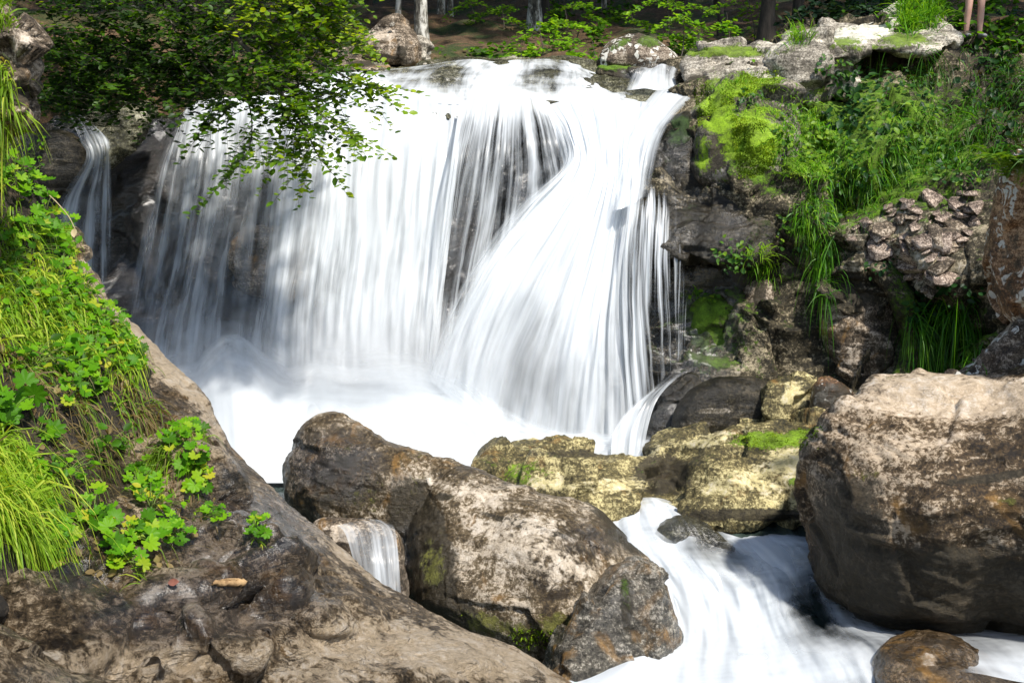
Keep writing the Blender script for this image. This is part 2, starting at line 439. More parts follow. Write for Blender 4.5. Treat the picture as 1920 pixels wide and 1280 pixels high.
# --- right bank cliff
rock('cliff_bank', [dict(outline=[(1225, 330), (1290, 190), (1480, 95), (1700, 40), (1850, 70), (2000, 60), (2400, 50), (2500, 400), (2450, 900), (1900, 900), (1560, 860), (1250, 870), (1230, 600)],
     ctrl=[(1225, 250, 10.9), (1300, 180, 11.0), (1480, 100, 11.5), (1600, 100, 11.4), (1700, 50, 11.7), (1850, 80, 12), (1920, 70, 11.8), (2300, 60, 11.0), (1250, 330, 10.4), (1400, 330, 10.1), (1600, 330, 10.0), (1750, 350, 9.7), (1900, 300, 9.8), (2100, 350, 8.6), (1600, 230, 10.5), (1750, 180, 10.7), (1520, 200, 10.8), (1250, 500, 10.35), (1400, 470, 10.1), (1400, 600, 10.15), (1600, 430, 9.6), (1620, 600, 9.9), (1750, 500, 9.2), (1800, 650, 9.6), (2000, 600, 8.2), (1250, 800, 9.8), (1500, 750, 9.5), (1800, 800, 9.0), (2300, 700, 7.5)],
     E=.3, B=1.2, Rr=50, sp=12)], M_bank, .030, 'mossy rock bank right of the waterfall', kind='structure', smooth=3, lump=.10, fac=.22, ff=2.1, fsm=0, lay=.07, layrot=(10, 10),
     spots=[('moss', 1560, 250, 150, 120, .75), ('moss', 1650, 280, 220, 130, .65), ('moss', 1450, 280, 120, 90, .5), ('moss', 1700, 250, 160, 120, .2), ('moss', 1850, 250, 120, 200, .1), ('stain_shade', 1850, 200, 120, 150, .5), ('pale', 1700, 470, 150, 110, .6),  # dark spot at the upper right puts the bank's shade into the colour
            ('stain_shade', 1400, 520, 90, 60, .7), ('stain_shade', 1600, 560, 80, 90, .5), ('stain_shade', 1480, 500, 60, 60, .4), ('stain_shade', 1640, 120, 110, 30, .8, -15), ('moss', 1340, 620, 90, 100, .4), ('pale', 1350, 690, 60, 40, .5), ('moss', 1800, 640, 80, 90, .5), ('wet', 1280, 560, 120, 250, .8)])

# --- ground sheet
def sst(x, a, b):
    t = np.clip((x - a) / (b - a), 0, 1); return t * t * (3 - 2 * t)
def zg(x, y):
    bed = -.85 + 0 * x
    back = 3.50 + .27 * (y - 12) + .35 * sst(y, 30, 60) * 20
    t = sst(y, 12.35, 13.15)
    z = bed * (1 - t) + back * t
    left = sst(-x, 1.7, 3.4) * sst(-y, -8.2, -6.2) * 2.0
    right = sst(x, 4.6, 7.5) * sst(y, 4, 7) * 4.3 * (1 - t)
    near = sst(-y, -2.2, -.5) * 1.35
    z = z + left + right
    z = np.maximum(z, -.85 + near)
    z = z + t * sst(x, 3.2, 6) * .55 * (1 - sst(y, 16, 24))
    z = z + t * sst(-x, 2.6, 6) * .5
    return z
def grid_terrain():
    xs = np.concatenate([np.linspace(-160, -14, 24)[:-1], np.linspace(-14, 14, 190), np.linspace(14, 160, 24)[1:]])
    ys = np.concatenate([np.linspace(-60, -4, 14)[:-1], np.linspace(-4, 36, 260), np.linspace(36, 190, 30)[1:]])
    X, Y = np.meshgrid(xs, ys); V = np.stack([X.ravel(), Y.ravel(), zg(X, Y).ravel()], 1)
    q = V.copy(); q[:, 2] = 0
    V[:, 2] += (.16 * fbm(q * .7, 4) + .03 * fbm(q * 4, 3)) * (sst(V[:, 1], 11, 13) * .9 + .25)
    nx = len(xs); i = np.arange(len(V)).reshape(len(ys), nx)
    Fq = np.stack([i[:-1, :-1], i[:-1, 1:], i[1:, 1:], i[1:, :-1]], -1).reshape(-1, 4)
    return V, Fq
m = NT('forest_floor')
co = m.n('TexCoord').outputs['Object']
n1 = m.noise(co, .7, 8, .7, .6); n2 = m.noise(co, 9, 8, .75); n3 = m.noise(co, 45, 5, .8)
litter = m.ramp(m.math('ADD', m.math('MULTIPLY', n2, .5), m.math('MULTIPLY', n3, .5)), [(.36, (.02, .013, .006)), (.5, (.13, .075, .035)), (.6, (.30, .18, .09)), (.68, (.50, .34, .21))])
green = m.ramp(n3, [(.35, (.01, .02, .004)), (.6, (.06, .10, .015))])
colr = m.mix(m.sstep(n1, .46, .60), litter, green)
m.set(m.out.inputs[0], m.n('BsdfPrincipled', {'Base Color': colr, 'Roughness': .95, 'Normal': m.n('Bump', {'Strength': .9, 'Distance': .06, 'Height': m.math('ADD', n2, n3)})}))
M_floor = m.m
gv, gf = grid_terrain()
ground = tag(obj('ground', mesh('ground', gv, gf), M_floor), 'brown leaf-littered forest floor and stream bed', kind='structure')

# --- boulders in the water, front to back
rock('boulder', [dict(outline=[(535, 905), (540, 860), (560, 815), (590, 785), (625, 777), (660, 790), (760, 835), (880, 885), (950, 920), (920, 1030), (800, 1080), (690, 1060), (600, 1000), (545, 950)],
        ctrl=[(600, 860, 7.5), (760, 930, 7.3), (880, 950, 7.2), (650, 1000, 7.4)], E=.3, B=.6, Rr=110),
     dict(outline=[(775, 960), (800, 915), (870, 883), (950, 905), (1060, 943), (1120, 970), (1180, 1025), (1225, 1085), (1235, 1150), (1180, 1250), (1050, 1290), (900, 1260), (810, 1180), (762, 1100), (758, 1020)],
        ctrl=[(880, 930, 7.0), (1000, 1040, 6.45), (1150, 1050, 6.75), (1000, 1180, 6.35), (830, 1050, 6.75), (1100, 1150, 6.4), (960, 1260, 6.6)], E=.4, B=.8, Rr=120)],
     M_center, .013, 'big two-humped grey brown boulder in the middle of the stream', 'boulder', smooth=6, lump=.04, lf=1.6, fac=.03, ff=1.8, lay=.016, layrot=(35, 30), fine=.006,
     spots=[('stain_shade', 640, 900, 100, 90, .55), ('stain_shade', 790, 1040, 60, 150, 1.3, -12), ('stain_shade', 850, 1150, 90, 50, .6, 25), ('stain_shade', 1160, 990, 90, 28, .7, 45), ('pale', 1000, 1040, 170, 80, .62, 20), ('pale', 880, 920, 130, 30, .6, 20),  # dark left face of the front hump is shade put into the colour
            ('pale', 1120, 1130, 60, 40, .6), ('pale', 1060, 985, 60, 24, .5, 15), ('stain_shade', 985, 985, 95, 8, 1., 16), ('stain_shade', 830, 930, 24, 10, .7), ('moss', 960, 1185, 150, 30, .8, 14), ('moss', 1060, 1190, 80, 40, .85), ('moss', 810, 1060, 30, 60, .6), ('moss', 690, 930, 120, 60, .45), ('wet', 620, 870, 130, 90, .7), ('wet', 760, 1090, 40, 120, .7), ('wet', 1130, 1010, 120, 50, .6)])
rock('wet_rock', [dict(outline=[(1035, 1235), (1090, 1150), (1150, 1075), (1195, 1056), (1235, 1085), (1262, 1150), (1280, 1188), (1255, 1240), (1200, 1290), (1150, 1330), (1030, 1330)],
      ctrl=[(1150, 1150, 6.05), (1230, 1150, 6.15), (1100, 1250, 5.9), (1200, 1250, 6.0)], E=.22, B=.5, Rr=55, sp=5)], rockmat('split_wet_stone', (.02, .018, .013), (.11, .098, .075), (.36, .33, .27), 1.6, moss=0, mosscol=MOSS, ochre=.5, rough=.16, strata=(9, 50, 30)), .010,
     'dark glossy split rock leaning on the right end of the two-humped boulder', smooth=4, lump=.03, fac=.09, ff=3.2, lay=.02, layrot=(50, 50), spots=[('wet', 1150, 1150, 200, 200, .42), ('moss', 1172, 1105, 14, 60, .55), ('stain_shade', 1175, 1130, 14, 60, .9)])
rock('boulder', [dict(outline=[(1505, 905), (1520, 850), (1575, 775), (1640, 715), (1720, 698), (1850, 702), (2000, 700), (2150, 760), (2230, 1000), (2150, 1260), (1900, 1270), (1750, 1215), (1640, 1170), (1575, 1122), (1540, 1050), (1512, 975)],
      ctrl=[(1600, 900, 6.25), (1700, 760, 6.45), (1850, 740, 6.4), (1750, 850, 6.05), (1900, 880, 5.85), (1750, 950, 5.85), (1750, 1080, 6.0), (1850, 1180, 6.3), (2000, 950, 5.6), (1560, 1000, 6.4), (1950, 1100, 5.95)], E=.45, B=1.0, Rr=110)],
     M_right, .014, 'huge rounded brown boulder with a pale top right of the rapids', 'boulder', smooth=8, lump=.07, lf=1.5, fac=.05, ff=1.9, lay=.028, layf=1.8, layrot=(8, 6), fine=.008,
     spots=[('pale', 1780, 742, 240, 50, 1.0, 2), ('pale', 1720, 830, 170, 22, .55, -6), ('pale', 1850, 860, 120, 20, .4, -8), ('pale', 1850, 985, 140, 30, .35, 20), ('stain_shade', 1715, 742, 42, 17, 1.1, 10), ('stain_shade', 1835, 745, 14, 12, 1.1), ('stain_shade', 1800, 1130, 360, 110, 1.15, 5), ('stain_shade', 1590, 1000, 90, 140, .75), ('stain_shade', 1620, 900, 90, 22, .5), ('stain_shade', 1850, 895, 110, 12, .7, -8), ('stain_shade', 1560, 880, 40, 80, .5), ('moss', 1630, 890, 40, 16, .5), ('moss', 1890, 940, 30, 16, .6)])  # lower front and left side darkened, top paled: light and shade in the colour
rock('rock_ledge', [dict(outline=[(885, 888), (930, 842), (1000, 826), (1060, 831), (1130, 852), (1200, 850), (1260, 826), (1350, 806), (1440, 790), (1540, 785), (1640, 830), (1640, 975), (1500, 985), (1400, 985), (1290, 985), (1230, 985), (1130, 985), (1050, 975), (960, 930)],
      ctrl=[(950, 870, 8.5), (1080, 860, 8.45), (1100, 910, 8.15), (1200, 880, 8.5), (1240, 910, 8.45), (1350, 830, 8.5), (1350, 890, 8.1), (1500, 810, 8.4), (1500, 900, 8.0), (1600, 900, 8.0)], E=.25, B=.6, Rr=55)],
     M_ledge, .016, 'low yellowish mossy ledge of rock across the foot of the waterfall', 'rock ledge', smooth=5, lump=.06, lf=2.4, fac=.13, ff=2.2, lay=.02, layrot=(10, 5),
     spots=[('stain_shade', 1240, 890, 60, 45, .95), ('moss', 1440, 825, 75, 18, .8), ('moss', 1500, 815, 40, 12, .8), ('pale', 1150, 910, 80, 20, .7), ('pale', 1440, 900, 80, 40, .7), ('pale', 1340, 820, 100, 14, .6, -8), ('stain_shade', 1060, 850, 100, 12, .6), ('moss', 970, 890, 70, 30, .45), ('stain_shade', 1400, 965, 160, 14, .9), ('pale', 1290, 835, 120, 12, .7, -10), ('pale', 1480, 870, 60, 40, .8), ('pale', 1040, 905, 70, 20, .7), ('pale', 1370, 915, 90, 20, .6), ('moss', 1490, 905, 20, 12, .7)])  # pale spots put the sunlit patches into the ledge colour
rock('dark_rock', [dict(outline=[(1265, 795), (1275, 755), (1310, 720), (1370, 698), (1425, 710), (1455, 745), (1445, 800), (1380, 830), (1270, 825)], ctrl=[(1350, 760, 9.0)], E=.25, B=.4, Rr=50, sp=5)], M_wet, .014,
     'smooth black humped rock behind the yellowish ledge', smooth=8, lump=.04, lf=2, spots=[('pale', 1340, 770, 40, 6, 1.), ('pale', 1310, 795, 40, 5, .8), ('wet', 1350, 740, 100, 30, .3)])
rock('yellow_rock', [dict(outline=[(1428, 745), (1440, 720), (1485, 708), (1530, 715), (1555, 760), (1545, 810), (1450, 815), (1430, 790)], ctrl=[(1490, 760, 8.9)], E=.2, B=.4, Rr=40, sp=5)], M_ledge, .013,
     'sunlit yellow-green stone beside the black humped rock', smooth=3, lump=.04, fac=.08, ff=3.5, spots=[('pale', 1490, 740, 30, 30, .8)])
rock('brown_rock', [dict(outline=[(1525, 800), (1520, 740), (1545, 705), (1590, 720), (1615, 760), (1600, 830), (1540, 840)], ctrl=[(1570, 770, 8.7)], E=.2, B=.4, Rr=40, sp=5)], M_rust, .013,
     'dark rust-stained stone wedged behind the huge brown boulder', smooth=4, lump=.04, fac=.05, ff=3, spots=[('stain_shade', 1560, 760, 60, 60, .7), ('wet', 1560, 760, 90, 90, .5)])
rock('wet_rock', [dict(outline=[(1205, 800), (1225, 750), (1265, 725), (1300, 700), (1320, 760), (1290, 830), (1240, 855), (1205, 850)], ctrl=[(1260, 780, 9.35)], E=.2, B=.4, Rr=40, sp=5)], M_wet, .013,
     'small wet black rock at the foot of the waterfall beside the narrow chute', smooth=4, lump=.04, fac=.06, ff=3, spots=[('wet', 1260, 780, 90, 90, .6), ('moss', 1250, 760, 20, 14, .5)])
rock('sunken_rock', [dict(outline=[(1640, 1290), (1650, 1230), (1700, 1190), (1760, 1186), (1830, 1215), (1890, 1260), (1940, 1330), (1900, 1400), (1700, 1400)], ctrl=[(1760, 1260, 5.6), (1850, 1280, 5.55), (1700, 1300, 5.45)], E=.25, B=.5, Rr=70, sp=6)],
     rockmat('streambed_stone', (.02, .013, .006), (.10, .065, .03), (.24, .17, .10), 1.6, ochre=.4, moss=.02, mosscol=OLIVE, rough=.3, strata=(7, 20, 40)), .012, 'brown wet rock rising from the rapids under the huge brown boulder', smooth=6, lump=.04, lay=.02, spots=[('wet', 1750, 1250, 200, 200, .5), ('pale', 1740, 1235, 22, 14, .9)])
rock('sunken_rock', [dict(outline=[(1235, 1000), (1270, 965), (1320, 985), (1370, 1025), (1405, 1065), (1380, 1110), (1300, 1110), (1250, 1060)], ctrl=[(1320, 1040, 7.42), (1280, 980, 7.7)], E=.2, B=.4, Rr=45, sp=5)], M_olive, .012,
     'small striped rock half drowned in the white rapids', smooth=5, lump=.02, lay=.03, layrot=(30, 45), spots=[('wet', 1320, 1040, 200, 200, .7)])
rock('sunken_rock', [dict(outline=[(590, 985), (640, 970), (700, 975), (745, 1000), (760, 1060), (755, 1140), (690, 1150), (620, 1080)], ctrl=[(660, 1000, 6.7), (700, 1060, 6.55)], E=.15, B=.4, Rr=40, sp=5)], M_tan, .012,
     'tan stone under the little side cascade left of the two-humped boulder', smooth=5, lump=.02, lay=.01, spots=[('wet', 700, 1100, 80, 80, .7), ('pale', 645, 1000, 40, 20, .8)])

# --- left foreground slab and bank
rock('rock_slab', [dict(outline=[(-380, 430), (100, 440), (145, 470), (180, 520), (210, 570), (270, 625), (330, 690), (385, 745), (415, 800), (440, 845), (500, 905), (560, 962), (630, 1020), (700, 1080), (780, 1130), (860, 1178), (940, 1204), (1000, 1234), (1050, 1270), (1085, 1310), (1130, 1460), (300, 1560), (-420, 1500)],
      ctrl=[(145, 470, 7.2), (270, 625, 6.6), (385, 745, 6.25), (440, 840, 6.0), (560, 960, 5.6), (700, 1080, 5.2), (860, 1165, 4.9), (1000, 1220, 4.7), (1085, 1300, 4.5), (330, 960, 4.95), (120, 980, 4.45), (450, 1040, 4.7), (470, 1000, 4.9), (350, 1130, 4.25), (480, 1150, 4.35), (560, 1100, 4.75), (600, 1000, 5.35), (200, 1110, 3.95), (0, 1280, 3.15), (500, 1220, 4.05), (300, 1200, 3.75), (700, 1280, 4.05), (900, 1290, 4.25), (300, 1420, 3.2), (700, 1420, 3.6), (-350, 900, 4.5), (300, 830, 5.6), (0, 700, 5.6)],
      E=.25, B=.9, Rr=70, sp=10),
     dict(outline=[(268, 990), (335, 948), (430, 952), (505, 985), (528, 1050), (490, 1090), (385, 1098), (290, 1088), (250, 1040)], ctrl=[(300, 1000, 4.62), (420, 975, 4.72), (480, 1040, 4.5), (390, 1080, 4.28), (300, 1070, 4.24)], E=.13, B=.3, Rr=34, sp=6),
     dict(outline=[(90, 1000), (160, 950), (235, 985), (250, 1060), (215, 1110), (130, 1120), (85, 1070)], ctrl=[(150, 1000, 4.25), (200, 1060, 4.08), (120, 1080, 3.95)], E=.13, B=.3, Rr=34, sp=6),
     dict(outline=[(540, 1090), (600, 1066), (680, 1100), (735, 1150), (700, 1185), (610, 1190), (550, 1150)], ctrl=[(600, 1100, 4.72), (690, 1140, 4.72), (620, 1160, 4.42)], E=.12, B=.3, Rr=30, sp=6),
     dict(outline=[(150, 1200), (230, 1130), (330, 1100), (440, 1096), (400, 1120), (320, 1145), (240, 1190), (180, 1225)], ctrl=[(200, 1180, 3.78), (300, 1125, 3.98), (400, 1105, 4.15)], E=.08, B=.25, Rr=20, sp=5),
     dict(outline=[(330, 1215), (380, 1180), (460, 1195), (500, 1235), (470, 1270), (370, 1265)], ctrl=[(400, 1200, 3.78), (440, 1245, 3.68)], E=.10, B=.25, Rr=26, sp=5),
     dict(outline=[(225, 1240), (280, 1205), (330, 1225), (335, 1275), (250, 1290)], ctrl=[(270, 1225, 3.55), (290, 1265, 3.45)], E=.09, B=.25, Rr=24, sp=5),
     dict(outline=[(420, 1180), (500, 1120), (540, 1085), (560, 1110), (540, 1160), (470, 1190)], ctrl=[(480, 1150, 4.22), (530, 1115, 4.4)], E=.07, B=.2, Rr=20, sp=5),
     dict(outline=[(300, 850), (380, 840), (450, 880), (470, 940), (400, 945), (320, 920)], ctrl=[(350, 870, 5.3), (430, 915, 5.1)], E=.14, B=.3, Rr=30, sp=6)], M_slab, .0125, 'long sloping grey brown rock slab filling the left foreground', 'rock slab', smooth=3, lump=.07, lf=2.3, fac=.07, ff=2.6, lay=.05, layf=2.0, layrot=(30, -38), fine=.008, fsm=1, calm=((290, 650, 260, 75, 50, .9), (560, 960, 260, 70, 43, .92), (820, 1150, 260, 60, 25, .9), (1010, 1250, 120, 60, 35, .9), (780, 1240, 260, 60, 15, .5)),
     spots=[('pale', 300, 670, 190, 22, 1., 48), ('pale', 400, 800, 60, 14, .8, 55), ('pale', 230, 590, 60, 14, .8, 50), ('pale', 640, 1035, 200, 14, .7, 40), ('pale', 850, 1230, 240, 60, .85, 12), ('pale', 650, 1210, 140, 60, .85), ('pale', 380, 1020, 70, 30, .45), ('pale', 160, 500, 30, 20, .8, 50), ('pale', 560, 1265, 120, 30, .4),  # pale strip along the crest: its sunlit edge put into the colour
            ('stain_shade', 430, 900, 60, 50, .55), ('stain_shade', 560, 1060, 70, 40, .35), ('stain_shade', 250, 1130, 160, 12, .5, -20), ('stain_shade', 150, 1060, 90, 60, .5), ('stain_shade', 180, 900, 120, 70, .7), ('stain_shade', 620, 1100, 60, 40, .35), ('stain_shade', 395, 800, 30, 40, .4, 50),
            ('pale', 300, 1235, 320, 60, .66), ('pale', 400, 1150, 190, 50, .5), ('pale', 620, 1260, 160, 40, .7), ('pale', 560, 1010, 60, 40, .4), ('pale', 390, 1040, 110, 50, .45), ('wet', 380, 1140, 280, 80, .9, -6), ('wet', 460, 1000, 190, 110, .8), ('wet', 150, 1060, 120, 80, .7), ('wet', 430, 900, 70, 60, .45), ('wet', 230, 1190, 200, 30, .5), ('moss', 150, 940, 100, 40, .5)])
rock('corner_rock', [dict(outline=[(-200, 1170), (-40, 1178), (40, 1205), (110, 1250), (200, 1275), (330, 1300), (380, 1420), (-200, 1450)], ctrl=[(0, 1240, 2.75), (150, 1290, 2.9), (250, 1330, 2.8), (-100, 1300, 2.6)], E=.08, B=.4, Rr=50, sp=6)], M_slab, .008,
     'low dark rock in the bottom left corner in front of the slab', smooth=4, lump=.03, lf=3, fac=.02, ff=3, lay=.015, layrot=(30, -38), spots=[('wet', 100, 1270, 200, 40, .4)])
rock('bank', [dict(outline=[(-420, 200), (-60, 240), (30, 300), (95, 385), (135, 470), (200, 590), (262, 680), (282, 750), (255, 830), (205, 900), (150, 980), (90, 1060), (40, 1150), (-60, 1200), (-420, 1240)],
      ctrl=[(0, 330, 6.3), (120, 470, 6.7), (260, 700, 5.8), (0, 600, 5.2), (140, 640, 5.5), (0, 900, 4.1), (70, 1080, 3.7), (180, 880, 4.75), (-300, 700, 4.2)], E=.2, B=.6, Rr=80, sp=10)], M_soil, .025,
     'dark earth of the grassy left bank', kind='structure', smooth=5, lump=.08, fac=.05)
rock('overhanging_rock', [dict(outline=[(-160, -60), (-20, 20), (15, 35), (40, 62), (58, 100), (71, 127), (60, 155), (40, 168), (55, 195), (63, 222), (45, 240), (10, 245), (-160, 280)], ctrl=[(20, 130, 5.2), (-80, 130, 4.8)], E=.12, B=.4, Rr=30, sp=5)], M_tan, .010,
     'craggy overhanging rock nose at the upper left edge above the grass', smooth=1, lump=.02, fac=.09, ff=4.0, fsm=0, lay=.01, spots=[('pale', 35, 80, 40, 50, .6), ('stain_shade', 20, 175, 60, 30, .9), ('moss', 10, 130, 20, 60, .4)])

# --- lip of the fall
rock('lip_slab', [dict(outline=[(560, 150), (650, 132), (760, 128), (860, 114), (935, 118), (1000, 112), (1060, 115), (1110, 130), (1200, 150), (1300, 164), (1300, 215), (1060, 225), (860, 225), (640, 215), (540, 200)],
      ctrl=[(640, 140, 12.3), (760, 132, 12.4), (860, 118, 12.5), (1000, 115, 12.5), (1110, 132, 12.3), (1290, 166, 11.6), (640, 200, 11.5), (860, 205, 11.3), (1060, 210, 11.1), (1290, 200, 11.1)], E=.15, B=.8, Rr=25, sp=6)], M_olive, .018,
     'olive grey water-washed slab at the brink of the waterfall', 'rock slab', smooth=4, lump=.04, fac=.05, ff=2.5, lay=.03, layrot=(8, 8), spots=[('wet', 900, 160, 400, 60, .5), ('pale', 780, 160, 120, 20, .3)])
rock('boulder', [dict(outline=[(672, 100), (690, 70), (715, 52), (735, 45), (762, 58), (785, 85), (790, 112), (785, 130), (740, 138), (690, 134), (668, 120)], ctrl=[(730, 95, 12.6)], E=.3, B=.5, Rr=45, sp=4),
     ], M_tan, .016, 'large tan boulder standing on the brink below the white trunk', 'boulder', smooth=2, lump=.05, fac=.14, ff=2.2, spots=[('pale', 715, 65, 40, 20, .7), ('pale', 700, 90, 25, 14, .5), ('stain_shade', 755, 100, 14, 26, .6), ('stain_shade', 720, 105, 40, 5, .8, 10)])
rock('boulder', [dict(outline=[(775, 85), (785, 72), (800, 82), (809, 100), (808, 115), (790, 122), (778, 115)], ctrl=[(792, 98, 13.0)], E=.15, B=.3, Rr=18, sp=3)], M_pale, .016,
     'smaller pale boulder tucked behind the large tan one on the brink', 'boulder', smooth=2, lump=.03, fac=.05, ff=3)
rock('flat_stone', [dict(outline=[(605, 125), (612, 105), (640, 100), (672, 105), (700, 118), (735, 128), (730, 145), (660, 148), (610, 140)], ctrl=[(660, 122, 12.3)], E=.15, B=.4, Rr=20, sp=4)], M_tan, .016,
     'low ochre stone at the foot of the large tan boulder', 'stone', smooth=2, lump=.04, fac=.08, ff=3, spots=[('stain_shade', 680, 120, 30, 8, .8)])
rock('flat_stone', [dict(outline=[(785, 125), (795, 114), (820, 116), (850, 124), (845, 134), (800, 138)], ctrl=[(815, 125, 12.4)], E=.1, B=.25, Rr=12, sp=3)], M_pale, .016,
     'flat pinkish stone at the water right of the large tan boulder', 'stone', smooth=2, lump=.02, fac=.04, ff=4)
rock('pebble', [dict(outline=[(730, 47), (733, 42), (738, 41), (741, 46), (738, 51), (731, 51)], ctrl=[(735, 46, 12.62)], E=.03, B=.04, Rr=5, sp=1)], M_pale, .006, 'small white pebble balanced on top of the large tan boulder', 'stone', smooth=1, lump=.01, fine=0)
rock('boulder', [dict(outline=[(1114, 122), (1125, 100), (1150, 80), (1185, 70), (1220, 72), (1248, 88), (1272, 112), (1265, 128), (1200, 135), (1130, 138)], ctrl=[(1190, 105, 12.3)], E=.25, B=.5, Rr=40, sp=4)], M_lich, .016,
     'rounded boulder blotched with white lichen and moss on the brink', 'boulder', smooth=3, lump=.04, fac=.03, spots=[('moss', 1215, 78, 25, 10, .9), ('moss', 1160, 84, 30, 8, .6, -25)])
rock('mossy_stone', [dict(outline=[(1112, 140), (1125, 122), (1160, 115), (1205, 118), (1290, 112), (1300, 130), (1270, 165), (1200, 168), (1130, 152)], ctrl=[(1200, 140, 12.05)], E=.15, B=.4, Rr=22, sp=4)], M_bank, .016,
     'mossy dark rock step under the lichen boulder', 'rock', smooth=3, lump=.03, fac=.06, ff=3, spots=[('moss', 1140, 122, 40, 10, .8), ('stain_shade', 1170, 142, 50, 14, .8), ('wet', 1220, 140, 60, 30, .8)])
rock('triangular_rock', [dict(outline=[(160, 206), (200, 204), (240, 206), (284, 206), (266, 255), (232, 290), (200, 320), (175, 300), (168, 250)], ctrl=[(220, 240, 11.1)], E=.15, B=.4, Rr=30, sp=4)], M_olive, .016,
     'wedge-shaped grey rock beside the small left cascade', smooth=2, lump=.03, fac=.06, ff=3, lay=.03, spots=[('pale', 262, 215, 20, 10, .9)])
rock('wet_rock', [dict(outline=[(60, 260), (110, 240), (150, 255), (165, 300), (150, 350), (90, 370), (50, 330)], ctrl=[(110, 300, 11.2)], E=.2, B=.4, Rr=40, sp=5)], M_wet, .02,
     'black wet rock left of the small shaded cascade', smooth=4, lump=.04, fac=.05)
rock('flat_stone', [dict(outline=[(395, 195), (410, 175), (440, 165), (480, 175), (500, 195), (470, 205), (420, 210)], ctrl=[(445, 188, 11.4)], E=.12, B=.3, Rr=20, sp=4)], M_tan, .016,
     'tan stone at the brink under the hanging beech leaves', 'stone', smooth=2, lump=.03, fac=.05, ff=3)
rock('tan_rock', [dict(outline=[(425, 470), (445, 430), (500, 420), (590, 450), (600, 540), (560, 580), (500, 570), (440, 545)], ctrl=[(500, 500, 10.86)], E=.2, B=.4, Rr=50, sp=6)], M_tan, .02, 'tan rock showing through the left water curtain', smooth=4, lump=.05, fac=.06, spots=[('wet', 500, 480, 90, 90, .5)])

# --- stones and slabs of the right bank
rock('mossy_boulder', [dict(outline=[(1296, 250), (1310, 205), (1345, 168), (1400, 138), (1465, 142), (1500, 200), (1500, 280), (1475, 335), (1400, 350), (1325, 338), (1298, 300)], ctrl=[(1340, 220, 10.35), (1420, 180, 10.5), (1410, 270, 10.0), (1450, 310, 10.0), (1330, 300, 10.2)], E=.25, B=.6, Rr=45, sp=6)], M_mosspil, .018,
     'bright lime moss-covered boulder just right of the waterfall', 'boulder', smooth=3, lump=.05, fac=.14, ff=2.2, spots=[('moss', 1410, 270, 60, 60, 1.), ('moss', 1400, 160, 70, 25, .7, -15), ('moss', 1345, 215, 40, 40, .9), ('moss', 1318, 290, 20, 50, .6), ('moss', 1370, 330, 50, 20, .6), ('stain_shade', 1345, 290, 20, 45, .9), ('pale', 1355, 330, 25, 14, .8), ('stain_shade', 1440, 210, 50, 14, .8)])
rock('wet_ledge', [dict(outline=[(1200, 385), (1220, 350), (1290, 338), (1360, 336), (1435, 345), (1460, 400), (1430, 480), (1350, 500), (1290, 490), (1220, 480), (1200, 430)], ctrl=[(1240, 410, 10.1), (1330, 350, 10.2), (1330, 420, 9.85), (1420, 420, 9.85)], E=.2, B=.6, Rr=40, sp=6)], M_wet, .018,
     'black dripping rock ledge under the lime moss boulder', 'rock ledge', smooth=3, lump=.05, fac=.12, ff=2.2, lay=.03, layrot=(8, 0), spots=[('pale', 1330, 344, 100, 5, .5), ('moss', 1300, 400, 60, 30, .42), ('moss', 1430, 420, 40, 80, .6), ('moss', 1380, 350, 80, 14, .55), ('wet', 1300, 420, 150, 80, .4)])
rock('wet_rock', [dict(outline=[(1215, 345), (1225, 270), (1260, 225), (1295, 205), (1310, 260), (1305, 330), (1270, 352)], ctrl=[(1262, 290, 10.35)], E=.2, B=.5, Rr=35, sp=5)], M_wet, .018,
     'dark wet rock face between the waterfall and the lime moss boulder', smooth=3, lump=.04, fac=.08, ff=3, spots=[('moss', 1275, 245, 35, 35, 1.), ('moss', 1250, 310, 20, 40, .5), ('wet', 1260, 300, 90, 90, .5), ('pale', 1295, 320, 14, 30, .6)])
rock('pale_rock', [dict(outline=[(1455, 110), (1490, 88), (1550, 92), (1590, 110), (1575, 170), (1530, 215), (1490, 205), (1465, 160)], ctrl=[(1510, 150, 10.75)], E=.2, B=.5, Rr=35, sp=5)], M_pale, .018,
     'pale weathered rock face above the lime moss boulder', smooth=2, lump=.04, fac=.14, ff=2.6, spots=[('stain_shade', 1545, 160, 20, 60, .6), ('moss', 1530, 180, 30, 30, .4)])
rock('top_slab', [dict(outline=[(1478, 92), (1500, 68), (1560, 50), (1640, 36), (1700, 22), (1760, 38), (1800, 70), (1740, 100), (1640, 95), (1570, 112), (1500, 112)], ctrl=[(1500, 85, 11.2), (1700, 35, 11.7), (1600, 95, 10.8), (1740, 85, 11.0), (1640, 60, 11.3)], E=.1, B=.4, Rr=18, sp=4)], M_pale, .018,
     'flat white sunlit slab capping the right bank below the grass tuft', 'rock slab', smooth=2, lump=.04, fac=.08, ff=3, lay=.02, layrot=(8, 12), spots=[('pale', 1620, 60, 120, 24, .8, -14), ('moss', 1560, 80, 60, 10, .7), ('moss', 1700, 75, 60, 14, .6), ('moss', 1620, 92, 80, 8, .6), ('stain_shade', 1640, 100, 100, 8, .8, -8)])
rock('mossy_slab', [dict(outline=[(1275, 110), (1330, 96), (1420, 92), (1490, 100), (1480, 150), (1400, 168), (1330, 180), (1285, 165)], ctrl=[(1300, 120, 11.4), (1400, 125, 11.1), (1330, 160, 11.0)], E=.12, B=.5, Rr=24, sp=5)], M_pale, .018,
     'grey and white slab with a moss edge right of the little upper cascade', 'rock slab', smooth=2, lump=.04, fac=.11, ff=2.8, spots=[('moss', 1360, 98, 90, 10, 1.), ('moss', 1340, 160, 60, 14, .6, -20), ('stain_shade', 1310, 150, 30, 14, .7)])
